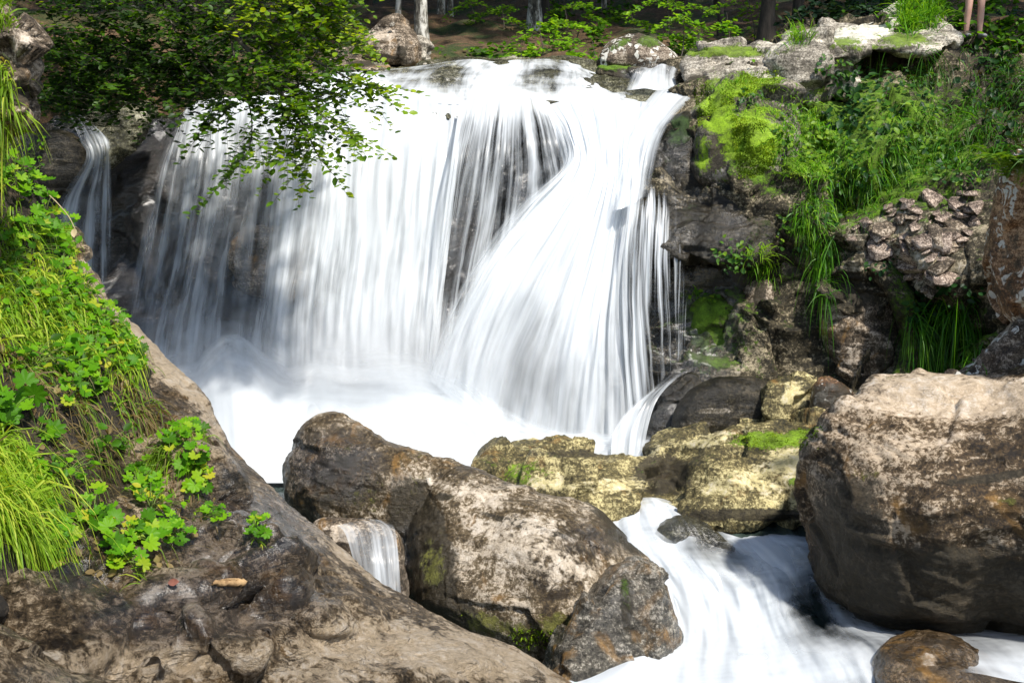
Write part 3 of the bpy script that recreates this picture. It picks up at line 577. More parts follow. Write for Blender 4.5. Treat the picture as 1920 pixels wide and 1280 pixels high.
rock('mossy_rock', [dict(outline=[(1275, 620), (1300, 570), (1350, 545), (1400, 565), (1420, 640), (1425, 700), (1340, 720), (1285, 690)], ctrl=[(1350, 630, 10.0)], E=.2, B=.5, Rr=50, sp=6)], M_bank, .018,
     'dark rock with faded green moss behind the black humped rock', smooth=4, lump=.05, fac=.07, ff=2.5, spots=[('moss', 1320, 610, 60, 60, .8), ('pale', 1350, 695, 60, 22, .9), ('wet', 1310, 650, 80, 80, .4)])
rock('rock_column', [dict(outline=[(1405, 540), (1430, 500), (1480, 480), (1530, 500), (1540, 560), (1510, 640), (1470, 700), (1425, 680), (1410, 610)], ctrl=[(1460, 580, 10.0)], E=.2, B=.5, Rr=45, sp=6)], M_tan, .018,
     'brown crumbling rock pillar below the hanging grass', smooth=2, lump=.05, fac=.14, ff=2.6, spots=[('stain_shade', 1500, 560, 40, 90, .8), ('stain_shade', 1425, 560, 14, 60, .8), ('pale', 1440, 620, 18, 70, .7), ('moss', 1480, 520, 50, 20, .6)])
rock('round_rock', [dict(outline=[(1540, 580), (1560, 520), (1610, 490), (1665, 520), (1685, 590), (1690, 660), (1650, 720), (1600, 740), (1555, 690)], ctrl=[(1610, 620, 9.6)], E=.3, B=.5, Rr=60, sp=6)], M_tan, .018,
     'rounded brown rock in the hollow below the loose scree', smooth=5, lump=.05, fac=.05, ff=2.4, spots=[('stain_shade', 1600, 540, 80, 50, .8), ('pale', 1600, 670, 45, 40, .5), ('stain_shade', 1660, 680, 24, 60, .6)])
rock('mossy_arch', [dict(outline=[(1630, 500), (1665, 490), (1710, 540), (1735, 620), (1725, 690), (1680, 740), (1660, 720), (1695, 660), (1690, 600), (1655, 540)], ctrl=[(1690, 600, 9.4)], E=.15, B=.5, Rr=22, sp=4)], M_bank, .016,
     'dark green moss-covered curved rock right of the rounded brown rock', smooth=3, lump=.03, fac=.04, ff=3, spots=[('moss', 1690, 600, 40, 120, .55)])
rock('rusty_boulder', [dict(outline=[(1845, 500), (1840, 450), (1858, 390), (1885, 340), (1915, 300), (1990, 260), (2120, 300), (2150, 550), (2050, 640), (1900, 622), (1862, 580)], ctrl=[(1880, 450, 6.75), (1960, 420, 6.45), (1900, 580, 6.8)], E=.2, B=.6, Rr=60, sp=6)], M_rust, .014,
     'rust-orange boulder with white lichen specks at the right edge', 'boulder', smooth=4, lump=.05, fac=.06, ff=2.5, spots=[('moss', 1915, 330, 40, 40, .6), ('stain_shade', 1900, 500, 30, 90, .5)])
rock('patchy_rock', [dict(outline=[(1780, 700), (1815, 675), (1860, 640), (1915, 590), (2000, 560), (2120, 640), (2120, 760), (1800, 760)], ctrl=[(1870, 680, 6.95), (1990, 650, 6.6)], E=.12, B=.5, Rr=30, sp=5)], M_lich, .014,
     'patchy grey stone wedged above the huge brown boulder at the right edge', smooth=3, lump=.04, fac=.05, ff=3)
# ------------------------------------------------------------------ water
def sheet(name, cols, mat, label, nu=90, nv=70, layers=((0., 0., 1.),), amp=.03, ufreq=9., seed=0, usc=None):
    """running water: columns of (px,py,d,density) points along the flow, skinned into a rippled sheet"""
    C = []
    for c in cols:
        c = [tuple(p) for p in c]
        pts = np.array([list(p[:2]) for p in c], float)
        # 3-D points first, then a smooth flow line
        d = np.array([p[2] for p in c], float); de = np.array([p[3] for p in c], float)
        W3 = P(pts[:, 0], pts[:, 1], d)
        C.append(spline(np.column_stack([W3, de]), nv))
    C = np.array(C)                                   # cols, nv, 4
    G = np.stack([spline(C[:, j], nu) for j in range(nv)], 1)   # nu, nv, 4
    Vs, Fs, den, U, VV = [], [], [], [], []
    width = np.linalg.norm(np.diff(G[:, :, :3], axis=0), axis=2).sum(0).max()
    length = np.linalg.norm(np.diff(G[:, :, :3], axis=1), axis=2).sum(1).mean()
    off = 0
    for li, (dd, dde, sc) in enumerate(layers):
        V = G[:, :, :3].reshape(-1, 3)
        u = np.repeat(np.linspace(0, 1, nu), nv); v = np.tile(np.linspace(0, 1, nv), nu)
        q = np.stack([u * width * ufreq, v * length * .9, np.full_like(u, seed + li * 5.3)], 1)
        q2 = np.stack([u * width * ufreq * 3, v * length * 1.5, np.full_like(u, seed + li * 5.3 + 9)], 1)
        push = amp * (fbm(q, 2) + .4 * fbm(q2, 2)) - dd
        tocam = CAM - V; tocam /= np.linalg.norm(tocam, axis=1)[:, None]
        V = V + tocam * (push[:, None] * -1 if False else push[:, None])
        Vs.append(V); den.append(np.clip(G[:, :, 3].reshape(-1) * sc + dde * (G[:, :, 3].reshape(-1) > .02), 0, 1.6))
        U.append(u * width + li * 13.7); VV.append(v * length + li * 3.1)
        i = np.arange(nu * nv).reshape(nu, nv) + off
        Fs.append(np.stack([i[:-1, :-1], i[1:, :-1], i[1:, 1:], i[:-1, 1:]], -1).reshape(-1, 4)); off += nu * nv
    V = np.vstack(Vs); Fq = np.vstack(Fs); U = np.concatenate(U); VV = np.concatenate(VV)
    c = np.array([V[:, 0].mean(), V[:, 1].mean(), V[:, 2].min()])
    me = mesh(name, V - c, Fq)
    attr(me, 'dens', np.concatenate(den))
    uvl = me.uv_layers.new(name='flow')
    li_ = np.empty(len(me.loops), np.int32); me.loops.foreach_get('vertex_index', li_)
    uvl.data.foreach_set('uv', np.stack([U[li_], VV[li_]], 1).astype(np.float32).ravel())
    o = obj(name, me, mat, c)
    return tag(o, label, kind='structure')

W_fall = watermat('falling_water', 46, .6, .62)
W_chute = watermat('chute_water', 34, .5, .6, seed=3., gain=.75)
W_thin = watermat('thin_falling_water', 56, .6, .58, seed=4.)
W_film = watermat('water_film', 26, 1.6, .5, seed=8.)
W_foam = watermat('foam', 7, 3.0, .6, white=(.74, .78, .81), seed=2., gain=.7)
W_rapid = watermat('rapids', 10, 1.7, .55, white=(.78, .82, .85), seed=6., gain=.85)

def C4(pts, d):
    """fill depth and density along a column: pts (px,py,dens[,d])"""
    n = len(pts)
    return [(p[0], p[1], p[3] if len(p) > 3 else np.interp(i / (n - 1), np.linspace(0, 1, len(d)), d), p[2]) for i, p in enumerate(pts)]

lay2 = ((0., 0., 1.), (.12, -.12, .9))
# left curtain
L = [11.25, 10.85, 10.7, 10.55, 10.5]
sheet('waterfall', [
    C4([(345, 215, .0), (300, 300, .1), (265, 450, .1), (235, 600, .05), (215, 720, .0)], L),
    C4([(352, 198, .55), (325, 300, .30), (297, 450, .22), (266, 600, .2), (245, 720, .2)], L),
    C4([(390, 185, .75), (370, 300, .45), (345, 450, .32), (315, 600, .3), (300, 720, .5)], L),
    C4([(430, 183, .8), (415, 300, .46), (392, 450, .33), (365, 600, .3), (350, 720, .6)], L),
    C4([(480, 180, .9), (468, 300, .42), (448, 450, .2), (425, 600, .16), (412, 720, .6)], L),
    C4([(530, 176, .9), (520, 300, .42), (500, 450, .22), (480, 600, .2), (470, 720, .7)], L),
    C4([(575, 165, 1.1), (566, 300, .7), (545, 450, .64), (522, 600, .72), (512, 720, .9)], L),
    C4([(620, 150, 1.2), (612, 300, .6), (592, 450, .48), (572, 600, .42), (565, 720, .8)], L),
    C4([(660, 150, 1.2), (652, 300, .95), (638, 450, .85), (620, 600, .74), (615, 720, .9)], L),
    C4([(720, 158, 1.2), (708, 300, .95), (692, 450, .85), (675, 600, .8), (670, 720, .9)], L),
    C4([(780, 175, 1.2), (770, 300, 1.0), (755, 450, .9), (738, 600, .85), (733, 720, .9)], L),
    C4([(830, 182, 1.2), (820, 300, .95), (806, 450, .85), (790, 600, .85), (785, 720, .9)], L),
    C4([(868, 185, 1.1), (858, 300, .9), (843, 450, .62), (826, 600, .5), (820, 720, .8)], L)],
    W_fall, 'white curtain of falling water on the left half of the waterfall', nu=170, nv=70, layers=lay2, amp=.05)
# fan over the domed rock
Dd = [11.0, 10.5, 10.4, 10.35, 10.3]
sheet('waterfall', [
    C4([(862, 192, 1.1), (846, 300, .75), (826, 450, .5), (806, 600, .36), (795, 720, .8)], Dd),
    C4([(890, 183, 1.2), (868, 290, .42), (846, 430, .14), (822, 560, .12), (808, 690, .6)], Dd),
    C4([(915, 176, 1.2), (897, 280, .32), (876, 400, .14), (852, 540, .18), (835, 680, .6)], Dd),
    C4([(940, 172, 1.2), (928, 270, .36), (915, 380, .22), (895, 500, .4), (875, 620, .7)], Dd),
    C4([(962, 172, 1.1), (960, 260, .36), (955, 350, .24), (940, 450, .4), (920, 540, .7)], Dd),
    C4([(985, 175, 1.1), (995, 250, .5), (1000, 320, .38), (995, 390, .42), (985, 460, .6)], Dd),
    C4([(1008, 182, 1.1), (1030, 245, .5), (1043, 305, .40), (1047, 350, .5), (1045, 400, .6)], Dd),
    C4([(1030, 192, 1.2), (1055, 245, .85), (1070, 300, .7), (1074, 340, .8), (1075, 380, .8)], Dd)],
    W_thin, 'thin fan of water parting over the domed dark rock', nu=90, nv=60, amp=.02)
# right chute that sweeps down to the left
Rr_ = [11.0, 10.45, 10.15, 9.95, 9.8, 9.7, 9.65]
sheet('waterfall', [
    C4([(1020, 200, .3), (1046, 245, .15), (1052, 310, .1), (962, 395, .1), (882, 505, .1), (828, 615, .1), (796, 715, .3)], Rr_),
    C4([(1035, 195, 1.0), (1062, 245, .7), (1068, 310, .6), (985, 400, .6), (905, 510, .5), (850, 620, .5), (815, 720, .7)], Rr_),
    C4([(1060, 188, 1.2), (1080, 245, 1.1), (1085, 315, 1.1), (1020, 410, 1.05), (940, 520, .9), (885, 640, .8), (860, 760, .9)], Rr_),
    C4([(1085, 186, 1.2), (1100, 245, 1.1), (1105, 320, 1.1), (1055, 420, .95), (985, 540, .7), (930, 670, .72), (905, 800, 1.)], Rr_),
    C4([(1110, 186, 1.1), (1122, 250, 1.), (1125, 330, 1.1), (1085, 440, .72), (1030, 570, .62), (985, 700, .5), (955, 840, .9)], Rr_),
    C4([(1135, 186, 1.2), (1142, 255, 1.05), (1142, 340, 1.), (1112, 455, 1.05), (1070, 590, .95), (1040, 720, .7), (1020, 860, .95)], Rr_),
    C4([(1165, 188, 1.2), (1165, 260, 1.1), (1160, 350, 1.1), (1138, 470, 1.1), (1112, 610, .9), (1095, 740, .75), (1085, 870, .95)], Rr_),
    C4([(1195, 190, 1.1), (1190, 265, 1.0), (1178, 355, .85), (1155, 480, .85), (1142, 620, .72), (1142, 750, .62), (1145, 870, .9)], Rr_),
    C4([(1215, 192, .8), (1208, 270, .6), (1195, 360, .5), (1175, 490, .4), (1172, 620, .4), (1178, 750, .4), (1182, 860, .7)], Rr_),
    C4([(1228, 194, .3), (1220, 275, .15), (1208, 365, .1), (1195, 500, .1), (1195, 630, .1), (1205, 750, .1), (1208, 860, .2)], Rr_)],
    W_chute, 'thick white chute of water on the right half of the waterfall', nu=130, nv=110, layers=((0., 0., 1.), (.14, -.2, .9)), amp=.06)
# bright diagonal tongue at the right edge
Tg = [11.7, 11.1, 10.6, 10.25, 10.05, 9.9]
sheet('waterfall', [
    C4([(1345, 160, .0), (1310, 176, .1), (1268, 216, .1), (1240, 262, .1), (1226, 320, .05), (1220, 370, .0)], Tg),
    C4([(1325, 158, .2), (1296, 172, .6), (1254, 213, .6), (1226, 260, .5), (1212, 318, .35), (1206, 370, .2)], Tg),
    C4([(1300, 156, .3), (1272, 170, .9), (1232, 212, 1.), (1206, 262, .9), (1196, 322, .7), (1190, 380, .5)], Tg),
    C4([(1270, 158, .3), (1246, 172, .9), (1210, 216, 1.1), (1188, 268, 1.), (1178, 328, .9), (1170, 390, .7)], Tg),
    C4([(1240, 162, .0), (1222, 178, .3), (1188, 220, .35), (1166, 274, .35), (1154, 334, .25), (1146, 396, .1)], Tg)],
    W_chute, 'narrow white tongue of water slanting down the right edge', nu=50, nv=60)
# thin strands at the right edge
T = [10.0, 9.9, 9.8, 9.75, 9.7, 9.7]
sheet('waterfall', [
    C4([(1182, 330, .3), (1178, 380, .7), (1170, 460, .68), (1167, 550, .6), (1170, 650, .55), (1178, 770, .5)], T),
    C4([(1208, 336, .05), (1206, 385, .42), (1202, 460, .38), (1200, 550, .36), (1204, 650, .3), (1212, 760, .3)], T),
    C4([(1236, 340, .0), (1234, 395, .34), (1232, 460, .36), (1231, 550, .33), (1233, 640, .28), (1236, 720, .2)], T),
    C4([(1262, 344, .0), (1262, 410, .25), (1262, 470, .32), (1261, 550, .30), (1262, 640, .26), (1262, 690, .2)], T),
    C4([(1290, 350, .0), (1290, 430, .12), (1289, 490, .28), (1287, 560, .28), (1285, 620, .22), (1284, 660, .1)], T)],
    watermat('water_strands', 90, .35, .3, seed=11., gain=1.1), 'thin separate strands of water at the right edge of the waterfall', nu=80, nv=60, amp=.03)
sheet('waterfall', [
    C4([(1300, 688, .0), (1262, 715, .2), (1232, 750, .4), (1215, 800, .4), (1205, 860, .5)], [9.45, 9.3, 9.15, 9.05, 9.]),
    C4([(1280, 690, .1), (1240, 722, .45), (1205, 758, .6), (1185, 805, .7), (1178, 860, .9)], [9.45, 9.3, 9.15, 9.05, 9.]),
    C4([(1262, 694, .0), (1222, 730, .3), (1178, 768, .5), (1150, 812, .6), (1145, 865, 1.)], [9.45, 9.3, 9.15, 9.05, 9.])],
    W_fall, 'small white chute at the lower right foot of the waterfall', nu=40, nv=40)
# film over the brink
U_ = [12.3, 11.7, 11.15]
sheet('water_film', [
    C4([(560, 158, .9), (555, 165, 1.2), (560, 182, 1.2)], U_), C4([(640, 132, .8), (640, 145, 1.2), (640, 165, 1.3)], U_), C4([(690, 133, .6), (690, 150, .9), (690, 172, 1.3)], U_),
    C4([(770, 126, .35), (752, 148, .30), (735, 182, .95)], U_), C4([(860, 113, .45), (815, 145, .22), (800, 192, .9)], U_), C4([(900, 112, .5), (870, 145, .35), (862, 195, 1.)], U_),
    C4([(935, 117, .6), (905, 148, .9), (885, 190, 1.3)], U_), C4([(962, 113, 1.), (948, 145, 1.1), (925, 185, 1.2)], U_), C4([(990, 112, .6), (985, 145, .3), (980, 180, .9)], U_),
    C4([(1030, 111, .6), (1035, 145, .25), (1040, 196, 1.1)], U_), C4([(1075, 117, .7), (1085, 150, .75), (1085, 192, 1.3)], U_), C4([(1112, 131, .9), (1125, 160, .8), (1130, 192, 1.3)], U_),
    C4([(1150, 142, .5), (1175, 168, .35), (1185, 195, .9)], U_), C4([(1200, 152, .4), (1215, 172, .25), (1220, 200, .6)], U_), C4([(1262, 162, .9), (1262, 172, 1.), (1260, 186, 1.1)], U_), C4([(1315, 160, 1.), (1310, 168, 1.), (1300, 180, 1.)], U_)],
    W_film, 'glassy white film of water sliding over the brink slab', nu=150, nv=36, amp=.015, layers=((.06, 0, 1.),))
sheet('cascade', [C4([(1190, 130, .0), (1182, 145, .05), (1174, 170, .1)], [12.05, 11.75, 11.5]), C4([(1204, 126, .4), (1198, 140, .6), (1190, 168, .8)], [12.05, 11.75, 11.5]), C4([(1222, 128, .7), (1214, 138, .9), (1210, 166, 1.)], [12.05, 11.75, 11.5]), C4([(1240, 120, .8), (1234, 138, .75), (1234, 170, 1.)], [12.05, 11.75, 11.5]), C4([(1256, 124, .45), (1252, 142, .4), (1254, 168, .8)], [12.05, 11.75, 11.5]), C4([(1272, 128, .1), (1266, 145, .1), (1272, 172, .4)], [12.05, 11.75, 11.5])],
      W_fall, 'little white cascade under the lichen boulder', nu=40, nv=24)
# small cascade far left, its shade imitated by a thinner density
K = [11.2, 10.95, 10.9, 10.85, 10.8, 10.8]
sheet('cascade', [
    C4([(122, 200, .2), (150, 262, .3), (160, 300, .2), (112, 380, .1), (100, 480, .05), (95, 580, 0)], K),
    C4([(130, 202, .15), (160, 258, .38), (172, 300, .32), (140, 380, .3), (130, 480, .2), (128, 580, .2)], K),
    C4([(146, 210, .2), (178, 258, .48), (188, 300, .42), (172, 380, .42), (165, 480, .34), (165, 580, .3)], K),
    C4([(165, 222, .15), (195, 262, .36), (200, 300, .34), (195, 380, .4), (192, 480, .3), (195, 580, .2)], K),
    C4([(180, 236, .1), (208, 268, .2), (212, 300, .2), (216, 380, .12), (214, 480, .05), (215, 580, 0)], K)], W_fall, 'small grey-white cascade in the shade at the far left', nu=50, nv=60, layers=((0., 0., 1.),))
# churning foam and spray at the foot
def fcol(x, yt, x2, yb, d0, d1, top=.0):
    n = 7; out = []
    for i in range(n):
        t = i / (n - 1)
        out.append((x + (x2 - x) * t, yt + (yb - yt) * (t ** .9), d0 + (d1 - d0) * t ** 1.3, min(1.35, top + 2.6 * t)))
    return out
for kk, (dy, dd, top) in enumerate(((0, 0., .05), (34, .25, .15))):
    sheet('foam', [
        fcol(215, 655 + dy, 300, 905, 10.3 - dd, 8.7, top * .5), fcol(300, 652 + dy, 360, 905, 10.2 - dd, 8.7, top), fcol(352, 640 + dy, 400, 905, 10.15 - dd, 8.7, top), fcol(400, 604 + dy, 430, 905, 10.1 - dd, 8.7, top), fcol(440, 590 + dy, 460, 905, 10.1 - dd, 8.7, top), fcol(485, 618 + dy, 500, 905, 10.1 - dd, 8.7, top),
        fcol(540, 648 + dy, 550, 905, 10.1 - dd, 8.7, top), fcol(600, 640 + dy, 610, 905, 10.1 - dd, 8.7, top), fcol(660, 656 + dy, 680, 905, 10.05 - dd, 8.65, top), fcol(730, 648 + dy, 760, 905, 10. - dd, 8.65, top), fcol(800, 655 + dy, 840, 905, 9.95 - dd, 8.6, top), fcol(860, 690 + dy, 920, 905, 9.7 - dd, 8.6, top),
        fcol(920, 745 + dy, 990, 905, 9.55 - dd, 8.65, top), fcol(985, 780 + dy, 1050, 905, 9.45 - dd, 8.7, top), fcol(1060, 800 + dy, 1110, 905, 9.4 - dd, 8.75, top), fcol(1140, 802 + dy, 1170, 905, 9.35 - dd, 8.8, top), fcol(1230, 812 + dy, 1230, 905, 9.3 - dd, 8.8, top)],
        W_foam, ('soft white spray rising at the foot of the waterfall', 'thick white foam covering the plunge pool')[kk], nu=130, nv=60, amp=.10, ufreq=1.1, seed=20 + kk * 7)
# pool and stream surface under the foam
m = NT('stream_water')
co = m.n('TexCoord').outputs['Object']
nn = m.noise(m.n('Mapping', {'Vector': co, 'Scale': (3, 1.2, 1)}), 2.2, 6, .6, .6)
wc = m.ramp(nn, [(.3, (.012, .02, .017)), (.7, (.06, .085, .075))])
m.set(m.out.inputs[0], m.n('BsdfPrincipled', {'Base Color': wc, 'Roughness': .08, 'Specular IOR Level': .6, 'Normal': m.n('Bump', {'Strength': .5, 'Distance': .06, 'Height': nn})}))
M_water = m.m
def zw(x, y):
    z = .03 + 0 * x
    s = sst(-y, -8.35, -6.0)
    return z - s * .50 - .06 * sst(-y, -6.2, -4.5) * 4
xs = np.linspace(-6.5, 7, 120); ys = np.linspace(1.8, 11.6, 120)
X, Y = np.meshgrid(xs, ys); q = np.stack([X.ravel() * 2.2, Y.ravel() * 1.5, 0 * X.ravel()], 1)
i = np.arange(120 * 120).reshape(120, 120)
tag(obj('stream', mesh('stream', np.stack([X.ravel(), Y.ravel(), zw(X, Y).ravel() + .035 * fbm(q, 4)], 1), np.stack([i[:-1, :-1], i[:-1, 1:], i[1:, 1:], i[1:, :-1]], -1).reshape(-1, 4)), M_water), 'clear grey-green mountain stream below the waterfall', kind='structure')
# rapids: white water between the boulders
Q = [8.35, 8.0, 7.5, 7.0, 6.5, 6.0, 5.6]
def rc(pts): return C4([(p[0], p[1], p[2] * (.97 if 1200 < p[0] < 1640 and p[1] < 1200 else .97)) for p in pts], Q)
sheet('rapids', [
    rc([(1105, 990, .7), (1100, 1010, .9), (1110, 1060, 1.2), (1150, 1130, 1.3), (1150, 1200, 1.3), (1080, 1260, 1.2), (980, 1330, 1.2)]),
    rc([(1150, 962, 1.2), (1150, 985, 1.3), (1170, 1040, 1.3), (1215, 1110, 1.3), (1225, 1190, 1.3), (1180, 1255, 1.3), (1100, 1340, 1.3)]),
    rc([(1185, 938, 1.2), (1190, 970, 1.3), (1215, 1030, 1.3), (1255, 1105, 1.3), (1275, 1185, 1.3), (1250, 1260, 1.3), (1210, 1345, 1.3)]),
    rc([(1222, 932, 1.2), (1235, 965, 1.1), (1265, 1025, .95), (1310, 1100, 1.2), (1330, 1185, 1.3), (1320, 1260, 1.3), (1310, 1345, 1.3)]),
    rc([(1258, 940, 1.1), (1275, 965, .75), (1312, 1020, .42), (1362, 1095, .9), (1385, 1180, 1.3), (1395, 1260, 1.2), (1410, 1345, 1.2)]),
    rc([(1300, 965, .7), (1325, 985, .8), (1372, 1035, .55), (1415, 1090, .9), (1440, 1175, 1.2), (1470, 1255, 1.1), (1500, 1345, 1.1)]),
    rc([(1350, 972, .35), (1375, 995, .9), (1425, 1035, 1.2), (1460, 1085, .8), (1490, 1165, .6), (1545, 1245, 1.), (1580, 1340, .95)]),
    rc([(1410, 972, .25), (1430, 995, .75), (1480, 1030, .95), (1510, 1080, .5), (1540, 1160, .35), (1610, 1230, .75), (1650, 1320, .5)]),
    rc([(1470, 972, .15), (1485, 998, .6), (1530, 1030, .85), (1555, 1080, .35), (1590, 1160, .55), (1670, 1215, .5), (1720, 1300, .12)]),
    rc([(1530, 972, .1), (1545, 1000, .5), (1590, 1040, .7), (1610, 1090, .3), (1650, 1170, .5), (1740, 1205, .3), (1800, 1260, .1)]),
    rc([(1590, 972, .1), (1620, 1000, .3), (1660, 1050, .4), (1690, 1110, .3), (1740, 1170, .35), (1850, 1205, .5), (1930, 1280, .9)]),
    rc([(1650, 972, .1), (1690, 1000, .3), (1740, 1060, .4), (1780, 1120, .35), (1840, 1170, .4), (1950, 1200, .6), (2050, 1280, 1.)])],
    W_rapid, 'white rapids rushing between the boulders in the foreground', nu=180, nv=160, amp=.12, ufreq=2.6, seed=40, layers=((0., 0., 1.), (-.08, -.45, 1.)))
# little side cascade left of the middle boulder
sheet('cascade', [C4([(600, 985, 0.26), (640, 990, 0.26), (660, 1040, 0.33), (672, 1100, 0.33)], [6.85, 6.6, 6.45, 6.4]), C4([(640, 972, 0.33), (682, 985, 0.40), (700, 1045, 0.53), (708, 1110, 0.53)], [6.85, 6.6, 6.42, 6.38]), C4([(690, 972, 0.33), (718, 990, 0.46), (728, 1050, 0.53), (734, 1115, 0.46)], [6.85, 6.62, 6.45, 6.4]), C4([(735, 978, 0.20), (742, 1000, 0.40), (748, 1055, 0.46), (752, 1120, 0.40)], [6.85, 6.65, 6.5, 6.45])],
      W_fall, 'little side cascade between the slab and the two-humped boulder', nu=40, nv=36, amp=.015)

# drifting spray over the plunge pool
m = NT('spray_mist')
co = m.n('TexCoord').outputs['Object']
r_ = m.n('VectorMath', {0: co}, operation='LENGTH').outputs['Value']
dn = m.math('MULTIPLY', m.sstep(r_, 1., .15), m.sstep(m.noise(co, 1.6, 3, .55), .34, .66))
m.set(m.out.inputs[1], m.n('VolumePrincipled', {'Color': (.97, .98, 1.), 'Density': m.math('MULTIPLY', dn, 1.5), 'Anisotropy': .2}))
bm = bmesh.new(); bmesh.ops.create_icosphere(bm, subdivisions=3, radius=1.)
me = bpy.data.meshes.new('mist'); bm.to_mesh(me); bm.free()
mo_ = obj('mist', me, m.m, P(640, 690, 9.75)); mo_.scale = (2.5, .75, .85)
tag(mo_, 'soft white spray drifting over the plunge pool', 'mist', kind='stuff')
cy.volume_step_rate = 2.; cy.volume_bounces = 1
# ------------------------------------------------------------------ plants
def unit(v): return v / np.maximum(np.linalg.norm(v, axis=-1, keepdims=True), 1e-9)
Zv = np.array([0, 0, 1.])
class Bag:
    """collects blades, leaves and stems, then becomes ONE mesh"""
    def __init__(s): s.V = []; s.F3 = []; s.F4 = []; s.t = []; s.n = 0
    def add(s, V, F, t):
        F = np.asarray(F) + s.n
        (s.F4 if F.shape[1] == 4 else s.F3).append(F); s.V.append(V); s.t.append(t); s.n += len(V)
    def blades(s, p, d0, L, w, droop, tint, seg=5, side=None):
        n = len(p); L = np.broadcast_to(L, n)[:, None, None]; w = np.broadcast_to(w, n)[:, None, None]; droop = np.broadcast_to(droop, n)[:, None, None]
        t = np.linspace(0, 1, seg)[None, :, None]
        d0 = unit(d0)
        c = p[:, None] + d0[:, None] * L * t * (1 - .25 * droop * t) - Zv * L * droop * t ** 2 * .75
        if side is None:
            side = unit(np.cross(d0, RNG.normal(size=(n, 3))))
        wd = w * (1 - t ** 2.2) * np.minimum(1, .5 + 2 * t) + .0006
        fold = unit(np.cross(side, d0))[:, None] * wd * .0
        a = c - side[:, None] * wd * .5; b = c + side[:, None] * wd * .5
        V = np.stack([a, b], 2).reshape(n, seg * 2, 3)
        base = np.arange(n)[:, None, None] * seg * 2
        k = np.arange(seg - 1)[:, None] * 2
        F = (base + (k + np.array([0, 1, 3, 2]))[None]).reshape(-1, 4)
        tt = np.clip(np.repeat(np.asarray(tint)[:, None], seg * 2, 1) + (np.repeat(t[0, :, 0], 2) * .14 - .07)[None], 0, 1)
        s.add(V.reshape(-1, 3), F, tt.ravel())
    def leaves(s, p, nrm, ax, size, tpl, faces, tint):
        n = len(p); nrm = unit(nrm); ax = unit(ax - nrm * (ax * nrm).sum(1, keepdims=True)); sd = np.cross(nrm, ax)
        size = np.broadcast_to(size, n)[:, None, None]
        V = p[:, None] + size * (tpl[None, :, 0:1] * sd[:, None] + tpl[None, :, 1:2] * ax[:, None] + tpl[None, :, 2:3] * nrm[:, None])
        F = (np.arange(n)[:, None, None] * len(tpl) + np.asarray(faces)[None]).reshape(-1, len(faces[0]))
        s.add(V.reshape(-1, 3), F, np.repeat(np.asarray(tint), len(tpl)))
    def tube(s, pts, r0, r1, tint=.2, k=5):
        pts = np.asarray(pts, float); n = len(pts); T = unit(np.gradient(pts, axis=0))
        ref = np.array([.31, .9, .3]); A = unit(np.cross(T, ref)); B = np.cross(T, A)
        r = np.linspace(r0, r1, n)[:, None, None]; an = np.linspace(0, 2 * np.pi, k, endpoint=False)
        V = pts[:, None] + r * (np.cos(an)[None, :, None] * A[:, None] + np.sin(an)[None, :, None] * B[:, None])
        i = np.arange(n * k).reshape(n, k); j = np.roll(i, -1, 1)
        F = np.stack([i[:-1], j[:-1], j[1:], i[1:]], -1).reshape(-1, 4)
        s.add(V.reshape(-1, 3), F, np.full(n * k, tint))
    def build(s, name, mat, loc=None, parent=None, smooth=True):
        V = np.vstack(s.V)
        if parent is not None: c = np.array(parent.location)
        elif loc is None: c = np.array([V[:, 0].mean(), V[:, 1].mean(), V[:, 2].min()])
        else: c = np.asarray(loc)
        fs = ([np.vstack(s.F4)] if s.F4 else []) + ([np.vstack(s.F3)] if s.F3 else [])
        me = mesh(name, V - c, fs, smooth); attr(me, 'tint', np.concatenate(s.t))
        return obj(name, me, mat, (0, 0, 0) if parent is not None else c, parent)

# leaf shapes (x across, y along, z out of the leaf)
def oval(w=.34, cup=.08):
    y = np.array([0, .22, .5, .8, 1.]); x = np.array([.02, .75, 1., .62, .02]) * w
    tpl = [(0, yy, -cup * 4 * yy * (1 - yy) * .5) for yy in y] + [(-xx, yy, cup) for xx, yy in zip(x[1:4], y[1:4])] + [(xx, yy, cup) for xx, yy in zip(x[1:4], y[1:4])]
    f = [(0, 1, 5), (1, 2, 6), (1, 6, 5), (2, 3, 7), (2, 7, 6), (3, 4, 7), (0, 8, 1), (1, 9, 2), (1, 8, 9), (2, 10, 3), (2, 9, 10), (3, 10, 4)]
    return np.array(tpl, float), f
def lobed(nl=7, notch=.72):
    pts = [(0, 0, -.03)]; an = np.linspace(-2.55, 2.55, nl * 4 + 1)
    for i, a in enumerate(an):
        k = i % 4
        r = {0: notch, 1: .93, 2: 1.0, 3: .93}[k]
        if i in (0, len(an) - 1): r = .35
        r *= .52 * (1 - .12 * abs(a) / 2.5)
        pts.append((math.sin(a) * r, math.cos(a) * r + .0, .07 * (r / .5) ** 2 + (.03 if k == 2 else -.01)))
    f = [(0, i, i + 1) for i in range(1, len(pts) - 1)]
    f = [(a, c, b) for a, b, c in f]
    return np.array(pts, float), f
OV, OVF = oval(); SM_ = (OV, OVF); OVN, OVNF = oval(.13, .03); LB, LBF = lobed()

